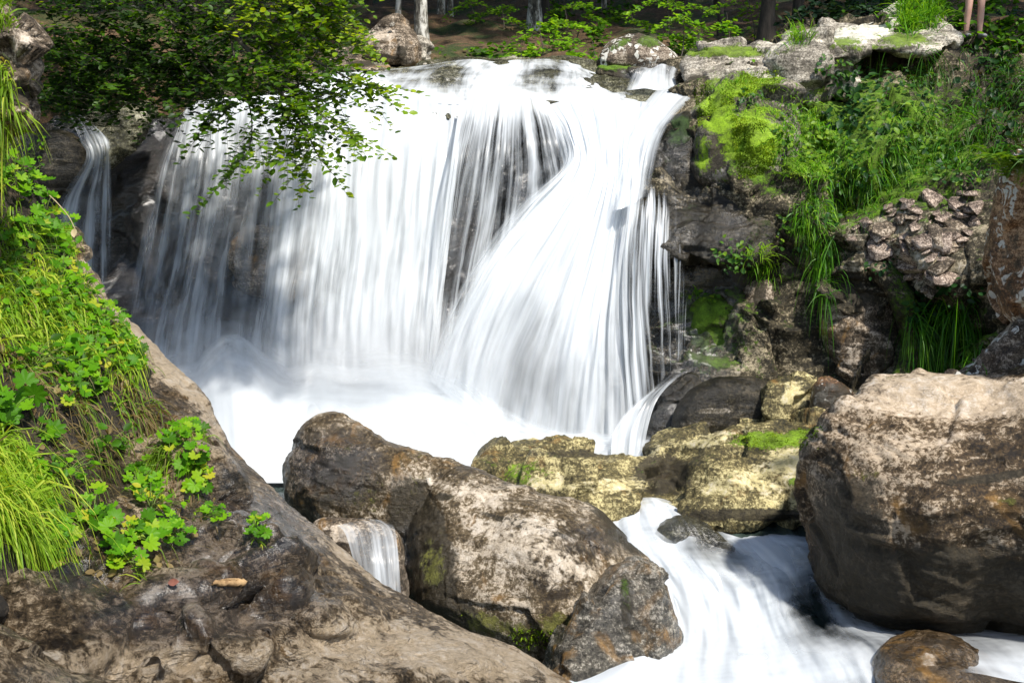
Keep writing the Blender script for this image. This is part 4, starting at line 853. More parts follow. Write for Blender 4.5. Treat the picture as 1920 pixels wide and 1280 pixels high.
G_BRIGHT = [(.0, (.012, .03, .003)), (.25, (.03, .09, .004)), (.55, (.08, .24, .006)), (.8, (.19, .40, .008)), (1., (.42, .42, .03))]
M_leaf = leafmat('herb_leaf', G_BRIGHT, .45, .04)
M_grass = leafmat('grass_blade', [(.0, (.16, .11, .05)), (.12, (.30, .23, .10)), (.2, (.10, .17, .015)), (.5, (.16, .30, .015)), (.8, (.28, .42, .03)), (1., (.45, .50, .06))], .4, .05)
M_dgrass = leafmat('bank_grass_blade', [(.0, (.05, .045, .012)), (.12, (.03, .06, .005)), (.4, (.045, .17, .008)), (.75, (.12, .32, .008)), (1., (.26, .46, .02))], .4, .08)  # fresh green of the right bank grass
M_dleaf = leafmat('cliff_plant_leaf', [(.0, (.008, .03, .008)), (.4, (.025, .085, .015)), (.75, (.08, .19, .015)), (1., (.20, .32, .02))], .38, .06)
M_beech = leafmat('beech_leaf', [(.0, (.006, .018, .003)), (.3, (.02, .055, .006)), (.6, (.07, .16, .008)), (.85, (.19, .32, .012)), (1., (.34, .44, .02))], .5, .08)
M_spray = leafmat('sapling_leaf', [(.0, (.02, .06, .005)), (.5, (.09, .24, .012)), (1., (.28, .50, .02))], .5, .04)
M_needle = leafmat('shrub_leaf', [(.0, (.004, .016, .008)), (.6, (.018, .055, .022)), (1., (.06, .12, .04))], .3, .1)
M_crown = leafmat('crown_leaf', [(.0, (.01, .03, .004)), (1., (.06, .13, .01))], .25, .05)
M_stem = simplemat('twig_bark', (.03, .022, .014), (.12, .10, .075), 14)
M_gstem = simplemat('green_stem', (.06, .11, .015), (.14, .2, .03), 20)
def barkmat():
    m = NT('pale_mottled_bark'); co = m.n('TexCoord').outputs['Object']
    mp = m.n('Mapping', {'Vector': co, 'Scale': (1, 1, .45)})
    a = m.noise(mp, 3.2, 6, .65, .8); b = m.noise(mp, 16, 6, .7, .4)
    c = m.ramp(m.math('ADD', m.math('MULTIPLY', a, .6), m.math('MULTIPLY', b, .4)), [(.4, (.02, .018, .014)), (.47, (.12, .11, .085)), (.53, (.55, .53, .47)), (.66, (.80, .78, .72))])
    m.set(m.out.inputs[0], m.n('BsdfPrincipled', {'Base Color': c, 'Roughness': .85, 'Normal': m.n('Bump', {'Strength': .6, 'Distance': .03, 'Height': b})})); return m.m
M_bark = barkmat()
M_dbark = simplemat('dark_bark', (.012, .01, .007), (.075, .06, .045), 7, .9, .8, (1, 1, .25))

bpy.context.view_layer.update()
DG = bpy.context.evaluated_depsgraph_get()
HIDE = [o for o in COL.objects if o.name.split('.')[0] in ('waterfall', 'foam', 'rapids', 'water_film', 'cascade', 'stream', 'mist')]
for o in HIDE: o.hide_viewport = True
bpy.context.view_layer.update(); DG = bpy.context.evaluated_depsgraph_get()
def cast(px, py):
    """where the sight line through these points of the picture meets the rock: place, normal, thing"""
    pos, nor, nm = [], [], []
    for x, y in zip(np.atleast_1d(px), np.atleast_1d(py)):
        dr = FW + (x - 960) / F * RT + (640 - y) / F * UP
        ok, l, n, _, o, _ = S.ray_cast(DG, Vector(CAM), Vector(dr))
        if ok: pos.append(tuple(l)); nor.append(tuple(n)); nm.append(o.name)
    return np.array(pos).reshape(-1, 3), np.array(nor).reshape(-1, 3), nm
def inside(poly, n, rng=RNG):
    p = np.asarray(poly, float); lo, hi = p.min(0), p.max(0); out = []
    while sum(map(len, out)) < n:
        q = lo + rng.random((n * 2, 2)) * (hi - lo); out.append(q[inpoly(q[:, 0], q[:, 1], p)])
    q = np.vstack(out)[:n]; return q[:, 0], q[:, 1]
def clumped(poly, nc, per, r):
    cx, cy_ = inside(poly, nc); k = RNG.poisson(per, nc) + 2
    x = np.repeat(cx, k) + RNG.normal(size=k.sum()) * r; y = np.repeat(cy_, k) + RNG.normal(size=k.sum()) * r
    return x, y, np.repeat(np.arange(nc), k)

def grass(bag, poly, nc, per, r, L, w, droop, tint=(.55, .2), up=.5, outw=.6, lean=(0, 0, 0)):
    x, y, cid = clumped(poly, nc, per, r)
    p, n, nm = cast(x, y)
    m = len(p); cid = cid[:m]
    ct = RNG.normal(size=nc) * .12; cd = RNG.normal(size=(nc, 3)) * .35
    d = n * outw + Zv * up + cd[cid] + RNG.normal(size=(m, 3)) * .3 + np.array(lean)
    bag.blades(p - n * .01, d, L * RNG.uniform(.5, 1.25, m), w * RNG.uniform(.6, 1.3, m), np.clip(droop * RNG.uniform(.6, 1.3, m), 0, 1.6), np.clip(tint[0] + ct[cid] + RNG.normal(size=m) * tint[1], 0, 1))

# --- left bank grass
b = Bag()
UPPER = [(-40, 270), (35, 300), (105, 395), (150, 500), (215, 605), (275, 690), (285, 740), (200, 740), (120, 700), (40, 680), (-40, 700)]
grass(b, UPPER, 85, 13, 13, .28, .010, 1.15, (.52, .2), .65, .55, (.05, -.15, 0))
grass(b, [(-30, 470), (90, 500), (180, 590), (240, 680), (150, 690), (50, 640), (-30, 640)], 75, 13, 11, .34, .011, 1.3, (.68, .16), .7, .6, (.05, -.2, 0))
grass(b, [(-30, 640), (60, 660), (160, 700), (270, 720), (280, 770), (200, 800), (90, 780), (-30, 760)], 45, 11, 11, .30, .007, 1.5, (.2, .18), .1, .6)
grass(b, [(310, 790), (350, 790), (385, 860), (340, 900), (300, 880)], 18, 12, 9, .26, .007, 1.4, (.3, .2), .4, .7)
grass(b, [(250, 870), (330, 880), (380, 960), (300, 960), (240, 930)], 10, 9, 9, .2, .007, 1.4, (.35, .22), .3, .6)
grass(b, [(-60, 0), (20, 0), (30, 40), (10, 60), (-60, 60)], 16, 14, 8, .22, .009, .8, (.6, .2), .9, .4)
grass(b, [(-40, 120), (10, 130), (25, 160), (20, 300), (-40, 300)], 45, 14, 8, .26, .010, 1.1, (.55, .25), .5, .6)
grass(b, [(470, 960), (500, 960), (500, 1075), (480, 1090)], 4, 5, 6, .1, .005, .7, (.5, .2), .8, .4)
grass(b, [(-30, 780), (200, 800), (260, 860), (150, 960), (60, 1000), (-30, 980)], 40, 8, 14, .22, .006, 1.3, (.32, .25), .3, .6)
grass(b, [(130, 1040), (280, 1000), (300, 1090), (180, 1110)], 8, 6, 10, .16, .005, 1.0, (.25, .2), .5, .5)
tag(b.build('grass', M_grass), 'drooping green and straw-coloured grass on the left bank', 'grass', kind='stuff')
b = Bag()
grass(b, [(-70, 830), (0, 835), (45, 880), (70, 960), (30, 1010), (-70, 1010)], 80, 16, 12, .50, .0085, 1.35, (.68, .16), .8, .6, (.08, -.3, 0))
tag(b.build('grass', M_grass), 'long bright grass hanging down at the lower left edge', 'grass', kind='stuff')

# --- herbs with lobed leaves: every plant is a thing
def herb(px, py, rx, ry, n, size, label, mat=M_leaf, tint=(.62, .16), tpl=(LB, LBF), cat='plant', name='leafy_plant', group=None, face=.75, stems=True, reach=1.):
    if tpl[0] is LB: n = int(n * 1.7); size = size * .74
    a = RNG.random(n) * 6.283; r = np.sqrt(RNG.random(n))
    x = px + np.cos(a) * r * rx; y = py + np.sin(a) * r * ry
    p, nr, nm = cast(x, y)
    if len(p) == 0: return
    c, cn, _ = cast([px], [py])
    if len(c) == 0: c = p[:1]; cn = nr[:1]
    # a ray that slips past the ledge would put a leaf metres away: keep the plant together
    k = np.linalg.norm(p - np.median(p, 0), axis=1) < .9; p, nr = p[k], nr[k]; m = len(p)
    root = np.median(p, 0) - cn[0] * .02
    h = RNG.uniform(.02, .10, m) * reach * (size / .1)
    q = p + unit(nr + Zv * .5) * h[:, None]
    tocam = unit(CAM - q)
    nn = unit(nr * .4 + Zv * .8 + tocam * face + RNG.normal(size=(m, 3)) * .38)
    ax = unit((q - root) + RNG.normal(size=(m, 3)) * .12 - Zv * .12)
    f = Bag(); f.leaves(q, nn, ax, size * RNG.uniform(.4, 1.3, m), *tpl, np.clip(tint[0] + RNG.normal(size=m) * tint[1], 0, 1))
    e = empty(name, root, label, cat, group)
    f.build('foliage', mat, parent=e)
    if stems:
        s = Bag()
        for i in range(m):
            mid = (root + q[i]) / 2 + np.array([0, 0, .02])
            s.tube(spline([root, mid, q[i]], 5), .0022, .0014)
        s.build('stem', M_gstem, parent=e)
    return e
for a in [
    (45, 345, 60, 40, 42, .10, 'leafy plant topmost on the left bank below the overhanging rock'),
    (95, 420, 42, 46, 36, .10, 'leafy plant with pale green lobed leaves at the upper crest of the left bank'),
    (30, 440, 50, 40, 26, .10, 'leafy plant among grass at the left edge of the upper bank'),
    (125, 520, 34, 40, 22, .095, 'leafy plant where the slab first shows below the bank crest'),
    (195, 610, 44, 30, 32, .09, 'bright leafy plant beside the pale ridge of the slab halfway down'),
    (235, 675, 34, 30, 22, .085, 'leafy plant hanging over the slab edge at the lower crest of the bank'),
    (140, 650, 50, 30, 22, .10, 'leafy plant half hidden in drooping grass in the middle of the bank'),
    (140, 735, 50, 40, 22, .11, 'shaded dark green leafy plant under the drooping grass'),
    (15, 790, 40, 40, 9, .15, 'broad-leaved plant at the left edge above the long bright grass'),
    (70, 815, 26, 20, 4, .12, 'single star-shaped leaf plant on the dark earth'),
    (340, 825, 36, 30, 28, .085, 'bright leafy cushion on the dark slab right of the straw-coloured grass'),
    (365, 890, 28, 40, 24, .09, 'leafy plant with a yellowed leaf hanging at the right end of the dark slab'),
    (268, 915, 40, 40, 26, .085, 'leafy plant trailing with dry grass below the slab cushion'),
    (175, 975, 32, 28, 16, .09, 'small leafy plant on the wet dark rock left of the twin herb'),
    (238, 1010, 50, 28, 26, .085, 'leafy plant on the ledge above the wet rock pool'),
    (225, 1060, 30, 24, 16, .08, 'lowest leafy plant above the wet rock pool'),
    (315, 1000, 40, 22, 16, .075, 'yellow-green leafy plant on the tan rock face'),
    (400, 968, 36, 8, 10, .06, 'thin trailing plant creeping along the crack of the slab'),
    (484, 990, 22, 18, 12, .055, 'tiny leafy plant growing alone in a crack of the slab'),
    (50, 905, 44, 40, 18, .09, 'leafy plant behind the top of the long bright grass'),
    (105, 1010, 34, 50, 18, .085, 'leafy plant at the right side of the long bright grass')]:
    herb(*a, group='leafy plants on the left bank', tint=(.62, .2), reach=1.3)

for a in [
    (70, 470, 60, 40, 60, .05, 'small-leaved dark herb woven through the grass below the bank crest', .5),
    (20, 560, 50, 50, 60, .05, 'small-leaved herb among the drooping grass at the left edge', .55),
    (110, 580, 50, 40, 60, .048, 'fine-leaved herb in the thick of the drooping grass', .6),
    (180, 670, 50, 30, 60, .046, 'fine-leaved bright herb near the lower crest of the bank', .7),
    (60, 690, 60, 30, 50, .05, 'small-leaved herb above the bare earth of the left bank', .45),
    (60, 290, 30, 40, 50, .05, 'small-leaved herb hanging under the overhanging rock', .65),
    (200, 850, 40, 24, 26, .045, 'sparse small-leaved herb on the bare dark earth', .4),
    (110, 900, 36, 24, 30, .045, 'sparse small-leaved herb beside the long bright grass', .5),
    (300, 950, 40, 20, 30, .04, 'fine-leaved yellowish herb above the tan rock face', .8),
    (150, 560, 40, 24, 40, .05, 'mid-green small-leaved herb at the grassy edge of the slab', .6)]:
    herb(*a[:7], tint=(a[7], .18), tpl=SM_, group='small-leaved herbs on the left bank', face=.6, reach=2.4)
b = Bag()
for poly, n in (([(-30, 640), (280, 700), (280, 800), (180, 900), (60, 960), (-30, 960)], 260), ([(120, 940), (330, 900), (400, 960), (300, 1090), (140, 1110)], 60)):
    x, y = inside(poly, n); p, nr, nm = cast(x, y); m = len(p)
    b.blades(p, nr * .5 + RNG.normal(size=(m, 3)) * .5 - Zv * .3, .22 * RNG.uniform(.4, 1.4, m), .004, .9, np.clip(.04 + np.abs(RNG.normal(size=m)) * .06, 0, .14), seg=6)
    x, y = inside(poly, n // 2); p, nr, nm = cast(x, y); m = len(p)
    b.leaves(p + nr * .006, nr + RNG.normal(size=(m, 3)) * .4, RNG.normal(size=(m, 3)), .04 * RNG.uniform(.5, 1.3, m), OV, OVF, np.clip(RNG.normal(size=m) * .06 + .05, 0, .13))
tag(b.build('dead_stems', M_grass), 'dry brown stems and litter on the bare earth of the left bank', 'dry grass', kind='stuff')

# --- right bank: hanging grass, moss and plants
b = Bag()
grass(b, [(1450, 190), (1540, 190), (1570, 260), (1560, 330), (1480, 320), (1450, 260)], 60, 10, 13, .20, .010, .9, (.74, .2), .9, .6)
grass(b, [(1530, 280), (1690, 300), (1700, 360), (1640, 400), (1540, 400)], 70, 10, 15, .22, .010, 1.0, (.55, .22), .8, .6)
grass(b, [(1490, 350), (1560, 360), (1570, 460), (1510, 470)], 34, 11, 11, .22, .009, 1.2, (.62, .22), .5, .6)
grass(b, [(1535, 430), (1562, 430), (1556, 560), (1540, 560)], 22, 12, 5, .36, .008, 1.5, (.5, .15), 0, .4)
grass(b, [(1680, 20), (1755, 15), (1770, 50), (1700, 60)], 50, 16, 9, .40, .010, .7, (.66, .16), 1., .3)
grass(b, [(1480, 70), (1510, 55), (1520, 80), (1490, 90)], 10, 12, 7, .28, .009, .6, (.85, .1), 1., .3)
grass(b, [(1640, 100), (1760, 100), (1780, 160), (1650, 150)], 25, 10, 9, .3, .009, 1.2, (.35, .2), .1, .6)
grass(b, [(1660, 200), (1830, 190), (1840, 320), (1680, 330)], 70, 10, 14, .24, .010, .9, (.42, .2), .5, .6)
grass(b, [(1710, 570), (1830, 560), (1840, 660), (1720, 660)], 50, 14, 10, .40, .010, 1.4, (.38, .14), .1, .6)
grass(b, [(1800, 90), (1960, 80), (1960, 280), (1820, 300)], 60, 12, 13, .42, .011, 1.0, (.25, .15), .5, .6)
grass(b, [(1400, 475), (1450, 470), (1455, 510), (1410, 515)], 14, 14, 7, .22, .008, .8, (.9, .1), .7, .6)
grass(b, [(1290, 545), (1330, 535), (1330, 560), (1295, 565)], 5, 10, 6, .16, .006, .9, (.9, .1), .5, .6)
grass(b, [(1340, 150), (1460, 140), (1480, 200), (1360, 220)], 20, 10, 8, .16, .007, .9, (.85, .15), .7, .5)
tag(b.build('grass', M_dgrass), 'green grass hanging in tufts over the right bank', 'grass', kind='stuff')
b = Bag()
for poly, n in (([(1370, 215), (1450, 230), (1455, 330), (1385, 335)], 5200), ([(1300, 170), (1340, 140), (1460, 130), (1465, 165), (1350, 200), (1310, 240)], 4200), ([(1370, 815), (1450, 805), (1550, 800), (1540, 840), (1400, 845)], 900), ([(1460, 190), (1560, 230), (1560, 340), (1460, 335)], 2200), ([(1290, 104), (1340, 92), (1480, 90), (1480, 102), (1300, 118)], 500), ([(860, 1150), (960, 1175), (1090, 1185), (1080, 1215), (950, 1215)], 700)):
    x, y = inside(poly, n); p, nr, nm = cast(x, y); g = (fbm(p * 3., 3) > -.12) & np.array([not q.startswith(('rock_slab', 'wet_rock')) for q in nm]); p, nr = p[g], nr[g]; m = len(p)
    b.blades(p - nr * .004, nr + Zv * .3 + RNG.normal(size=(m, 3)) * .6, .022 * RNG.uniform(.5, 1.4, m), .010, .4, np.clip(.68 + .6 * fbm(p * 4, 3) + RNG.normal(size=m) * .15, 0, 1), seg=3)
tag(b.build('moss', leafmat('moss_shoot', [(.0, (.03, .06, .004)), (.4, (.09, .16, .008)), (.8, (.20, .32, .012)), (1., (.34, .44, .03))], .3, .03), ), 'bright lime moss cushions on the right bank and boulders', 'moss', kind='stuff')
SM = (OV, OVF)
for a in [
    (1600, 165, 50, 34, 90, .075, 'dark leafy plant hanging beneath the white top slab', (.35, .2)),
    (1585, 220, 40, 34, 70, .08, 'dark blue-green leafy clump right of the pale rock face', (.22, .15)),
    (1650, 225, 44, 34, 70, .07, 'leafy clump with some yellow-green leaves in the middle of the right bank', (.55, .25)),
    (1720, 200, 50, 40, 60, .06, 'sparse light green leafy plant on the shaded part of the right bank', (.5, .25)),
    (1750, 270, 60, 26, 80, .06, 'bright low leafy plant in a band above the loose scree', (.72, .2)),
    (1690, 300, 40, 20, 50, .06, 'small leafy plant at the end of the band above the hanging grass', (.6, .2)),
    (1375, 480, 34, 22, 80, .05, 'little bright bush sprouting from the black dripping ledge', (.72, .2)),
    (1600, 340, 50, 30, 60, .07, 'leafy plant mixed with the hanging grass of the right bank', (.4, .2)),
    (1545, 420, 30, 40, 50, .06, 'leafy trailing plant under the hanging grass of the right bank', (.45, .2)),
    (1405, 185, 22, 18, 26, .06, 'small leafy sprig on top of the lime moss boulder', (.6, .2)),
    (1850, 150, 60, 50, 90, .08, 'dark leafy plant in deep shade below the walker', (.2, .15)),
    (1890, 230, 50, 50, 80, .08, 'dark leafy plant in deep shade above the fern', (.2, .15)),
    (1740, 580, 40, 26, 60, .06, 'dark leafy plant hanging right of the moss-covered curved rock', (.3, .15)),
    (1660, 500, 36, 18, 40, .05, 'dark trailing plant on the edge of the loose scree', (.25, .15)),
    (1500, 250, 50, 40, 70, .055, 'fresh yellow-green leafy clump beside the lime moss boulder', (.85, .15)),
    (1560, 290, 60, 30, 80, .055, 'bright leafy clump above the hanging grass of the right bank', (.75, .18)),
    (1640, 270, 60, 30, 80, .055, 'mid-green leafy clump between the two grass curtains of the right bank', (.6, .2)),
    (1800, 330, 50, 24, 60, .055, 'green leafy clump left of the fern', (.5, .2)),
    (1700, 150, 50, 26, 60, .055, 'green leafy clump in the recess under the top slab', (.45, .2)),
    (1560, 130, 36, 18, 40, .055, 'leafy sprig growing out of the pale rock face', (.6, .2)),
    (1480, 440, 26, 40, 50, .05, 'green leafy trailer at the left end of the hanging grass', (.65, .2)),
    (1320, 560, 34, 14, 40, .05, 'leafy sprig on the dark mossy rock near the strands of water', (.75, .15)),
    (1790, 560, 50, 36, 60, .06, 'dark leafy plant at the shaded end of the loose scree', (.2, .12))]:
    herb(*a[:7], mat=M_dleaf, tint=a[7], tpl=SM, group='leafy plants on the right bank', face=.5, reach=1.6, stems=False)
# loose scree: angular shards
SCREE_POLY = [(1590, 440), (1640, 390), (1720, 375), (1830, 350), (1845, 420), (1790, 470), (1770, 530), (1720, 580), (1690, 540), (1640, 490)]
x, y = inside(SCREE_POLY, 90)
sp_, sn_, nm_ = cast(x, y)
for k in range(len(sp_)):
    if not nm_[k].startswith('cliff'): continue
    w = RNG.uniform(.05, .10) if k > 26 else RNG.uniform(.11, .2)
    q = RNG.normal(size=(11, 3)); q = unit(q) * RNG.uniform(.75, 1.1, (11, 1)) * np.array([w, w * RNG.uniform(.6, .9), w * RNG.uniform(.3, .5)])
    an = RNG.random() * 6.28; ca, sa = math.cos(an), math.sin(an); q = q @ np.array([[ca, sa, 0], [-sa, ca, 0], [0, 0, 1]])
    nn = unit((sn_[k] + Zv * .9 + RNG.normal(size=3) * .25)[None])[0]; t1 = unit(np.cross(nn, [0, 1, .2])[None])[0]; t2 = np.cross(nn, t1)
    q = q[:, :1] * t1 + q[:, 1:2] * t2 + q[:, 2:] * nn
    bm = bmesh.new(); vs_ = [bm.verts.new(v) for v in q]; r_ = bmesh.ops.convex_hull(bm, input=vs_)
    bmesh.ops.delete(bm, geom=[v for v in bm.verts if not v.link_faces], context='VERTS')
    bmesh.ops.bevel(bm, geom=bm.edges[:], offset=w * .06, segments=1, affect='EDGES')
    me = bpy.data.meshes.new('scree_stone'); bm.to_mesh(me); bm.free()
    tag(obj('scree_stone', me, M_scree if k % 4 else M_tan, sp_[k] + nn * w * .12), 'angular pinkish grey stone lying in the loose scree on the right bank', 'stone', 'loose scree stones on the right bank')
# ferns
def fern(px, py, n, L, label, tint):
    c, cn, _ = cast([px], [py]); c = c[0]; e = empty('fern', c, label, 'fern', 'ferns at the right edge'); f = Bag(); s = Bag()
    for k in range(n):
        a = -2.6 + 3.6 * k / max(1, n - 1) + RNG.normal() * .15
        d = np.array([math.cos(a) * .9, -.45, .95]); t = np.linspace(0, 1, 20)[:, None]; l = L * RNG.uniform(.8, 1.15)
        pts = c + d * l * t - Zv * l * .75 * t ** 2; s.tube(pts, .004, .0015)
        T = unit(np.gradient(pts, axis=0)); sd = unit(np.cross(T, Zv))
        for sg in (-1, 1):
            w = l * .20 * np.sin(np.pi * np.clip(t[:, 0] * .9 + .1, 0, 1)) ** .8 + .008
            f.leaves(pts, np.cross(sd, T) + RNG.normal(size=(20, 3)) * .1, sd * sg + T * .35, w, OVN, OVNF, np.clip(tint + RNG.normal(size=20) * .1, 0, 1))
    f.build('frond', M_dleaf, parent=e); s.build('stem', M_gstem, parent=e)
fern(1885, 330, 8, .42, 'pale green fern arching beside the rust-orange boulder', .8)
fern(1860, 300, 6, .36, 'grey-green fern above the arching one at the right edge', .6)

# --- forest behind
def ground_at(px, py):
    p, n, nm = cast([px], [py]); return p[0]
def tree(px, base_py, d, wpx, h, mat, label, lean=0., crown=True, group='trunks of the forest behind the waterfall', kind='beech_tree', cr=(2.6, 900), low=3.5, wob=.06):
    x = (px - 960) / F * d; y = d * math.cos(PITCH) + 0.05
    z = float(zg(np.array([x]), np.array([y]))[0]) - .1
    e = empty(kind, (x, y, z), label, 'tree', group)
    r = wpx * d / F / 2
    t = np.linspace(0, 1, 26)
    w = fbm(np.stack([t * 5, t * 0 + px, t * 0], 1), 2) * wob
    pts = np.stack([x + lean * t * h + w, y + np.roll(w, 3), z + t * h], 1)
    b = Bag(); n = len(pts); k = 12
    T = unit(np.gradient(pts, axis=0)); A = unit(np.cross(T, [0, 1, .01])); B = np.cross(T, A); an = np.linspace(0, 2 * np.pi, k, endpoint=False)
    rad = r * ((1 - t * .75) + .55 * np.exp(-t * h / .25))
    ss = np.stack([np.cos(an)[None] * 1.2 + 0 * t[:, None], np.sin(an)[None] * 1.2 + 0 * t[:, None], (t * h * 1.2)[:, None] + 0 * an[None] + px], -1).reshape(-1, 3)
    rr = rad[:, None] * (1 + .16 * fbm(ss, 3).reshape(n, k))
    V = pts[:, None] + rr[..., None] * (np.cos(an)[None, :, None] * A[:, None] + np.sin(an)[None, :, None] * B[:, None])
    i = np.arange(n * k).reshape(n, k); j = np.roll(i, -1, 1)
    b.add(V.reshape(-1, 3), np.stack([i[:-1], j[:-1], j[1:], i[1:]], -1).reshape(-1, 4), np.zeros(n * k))
    if crown:
        for q in range(7):
            a = RNG.random() * 6.28; tt = RNG.uniform(low / h, .95); bp = np.array([np.interp(tt, t, pts[:, c]) for c in range(3)])
            ll = cr[0] * RNG.uniform(.6, 1.0) * (1.2 - tt * .6); ep = bp + np.array([math.cos(a) * ll, math.sin(a) * ll, ll * .35])
            b.tube(spline([bp, (bp + ep) / 2 + [0, 0, .1], ep], 7), r * .35, r * .06, k=5)
    b.build('trunk', mat, parent=e)
    if crown:
        c = Bag(); N = cr[1]; nc = 60
        a = RNG.random(nc) * 6.28; tt = low / h + (1.05 - low / h) * RNG.random(nc); rr = cr[0] * np.sqrt(RNG.random(nc)) * (1.15 - tt * .55)
        cc = np.stack([x + lean * tt * h + np.cos(a) * rr, y + np.sin(a) * rr, z + tt * h], 1)
        ci = RNG.integers(0, nc, N); p = cc[ci] + RNG.normal(size=(N, 3)) * np.array([.45, .45, .22])
        c.leaves(p, Zv + RNG.normal(size=(N, 3)) * .45, RNG.normal(size=(N, 3)), .30 * RNG.uniform(.6, 1.3, N), OV, OVF, RNG.random(N))
        c.build('crown', M_crown, parent=e)
    return e
for a in [
    (794, 85, 14.8, 24, 11, M_bark, 'thick white mottled trunk right of the large tan boulder', -.01),
    (752, 60, 15.8, 11, 9, M_bark, 'slim crooked pale trunk behind the large tan boulder', .02),
    (657, 60, 17.5, 13, 11, M_dbark, 'dark trunk left of the large tan boulder', 0.),
    (832, 38, 19.5, 12, 12, M_bark, 'left of the two thin pale trunks in the forest', 0.),
    (848, 38, 20.2, 8, 11, M_bark, 'thinner right one of the two thin pale trunks in the forest', .01),
    (1001, 45, 18.5, 22, 12, M_bark, 'pale trunk splotched with moss above the middle of the brink', .0),
    (1020, 45, 19.2, 14, 12, M_dbark, 'dark trunk just right of the moss-splotched pale one', .01),
    (1127, 40, 20.5, 8, 10, M_bark, 'thin pale trunk leaning among the undergrowth', -.04),
    (1424, 90, 16.2, 26, 12, M_dbark, 'dark furrowed trunk left of the white top slab', .01),
    (1478, 90, 17.2, 18, 12, M_dbark, 'second dark trunk closest to the white top slab', -.01),
    (1340, 80, 17.6, 10, 10, M_dbark, 'slim dark trunk above the grey and white slab', .02),
    (1270, 60, 21, 12, 11, M_dbark, 'dark trunk behind the bright saplings', 0.),
    (700, 40, 22, 12, 11, M_dbark, 'dark trunk deep in the forest beyond the slim crooked one', 0.),
    (920, 30, 24, 12, 11, M_dbark, 'dark trunk deep in the forest beyond the middle of the brink', 0.),
    (1580, 60, 17.5, 18, 12, M_dbark, 'dark trunk behind the white top slab', 0.),
    (1660, 40, 20.5, 14, 12, M_dbark, 'dark trunk behind the fine grass tuft', 0.)]:
    tree(*a[:6], a[6], a[7], cr=(3.0, 1100))
rs = random.Random(9)
for k in range(22):
    px = rs.uniform(-500, 2500); d = rs.uniform(21, 33)
    tree(px, 0, d, rs.uniform(16, 30) * 16 / d, rs.uniform(10, 14), M_dbark, 'dark trunk far back in the gloomy forest', rs.uniform(-.03, .03), cr=(3.4, 700), group='far trunks of the gloomy forest', low=3)
for px, d, h, lb in ((2270, 12.5, 9, 'unseen tree added to shade the bank right of the walker'), (1980, 15.5, 10, 'shady tree on the bank behind the walker'), (40, 14.5, 10, 'shady tree behind the small left cascade'), (330, 15.5, 10, 'shady tree behind the hanging beech leaves'), (-350, 13.0, 9, 'shady tree beyond the left bank'), (520, 16.5, 11, 'shady tree left of the large tan boulder'),):
    tree(px, 0, d, 26, h, M_dbark, lb, 0, cr=(2.8, 1500), group='shady trees at the sides of the waterfall', low=2.6)  # tree right of the walker is unseen, added to shade the right bank

def sapling(px, py, d, label, sprays, mat=M_spray, tint=(.65, .2), lf=.075, kind='sapling', per=70, thick=.012):
    top = P(px, py, d); x, y = top[0], top[1]; z = float(zg(np.array([x]), np.array([y]))[0]) - .05
    root = np.array([x + RNG.normal() * .05, y, min(z, top[2] - .3)])
    e = empty(kind, root, label, 'sapling' if kind == 'sapling' else 'shrub', 'saplings and shrubs of the forest edge')
    s = Bag(); f = Bag(); s.tube(spline([root, (root + top) / 2 + [.04, 0, 0], top + [0, 0, .15]], 9), thick, .003)
    for (sx, sy, L) in sprays:
        c = P(px + sx, py + sy, d + RNG.normal() * .15)
        st = np.array([root[0], root[1], c[2] + .03]); dr = unit((c - st)[None] + RNG.normal(size=(1, 3)) * .1)[0]; dr[2] *= .4
        for q in range(3):
            d2 = unit((dr + RNG.normal(size=3) * .45 * np.array([1, 1, .2]))[None])[0]; l = L * d / F
            t = np.linspace(0, 1, per // 3)[:, None]; pts = c + d2 * l * (t - .5) - Zv * .25 * l * t ** 2
            s.tube(pts[::4], .003, .001); sd = unit(np.cross(d2, Zv)[None])[0]; n = len(pts)
            sg = np.where(np.arange(n) % 2, 1, -1)[:, None]
            pp = pts + sd * sg * RNG.uniform(.0, .3, (n, 1)) * l * .6 + RNG.normal(size=(n, 3)) * .015
            f.leaves(pp, Zv + RNG.normal(size=(n, 3)) * .3 - FW * .35, sd * sg + d2 * .5, lf * RNG.uniform(.6, 1.2, n), OV, OVF, np.clip(tint[0] + RNG.normal(size=n) * tint[1], 0, 1))
    f.build('foliage', mat, parent=e); s.build('stem', M_stem, parent=e)
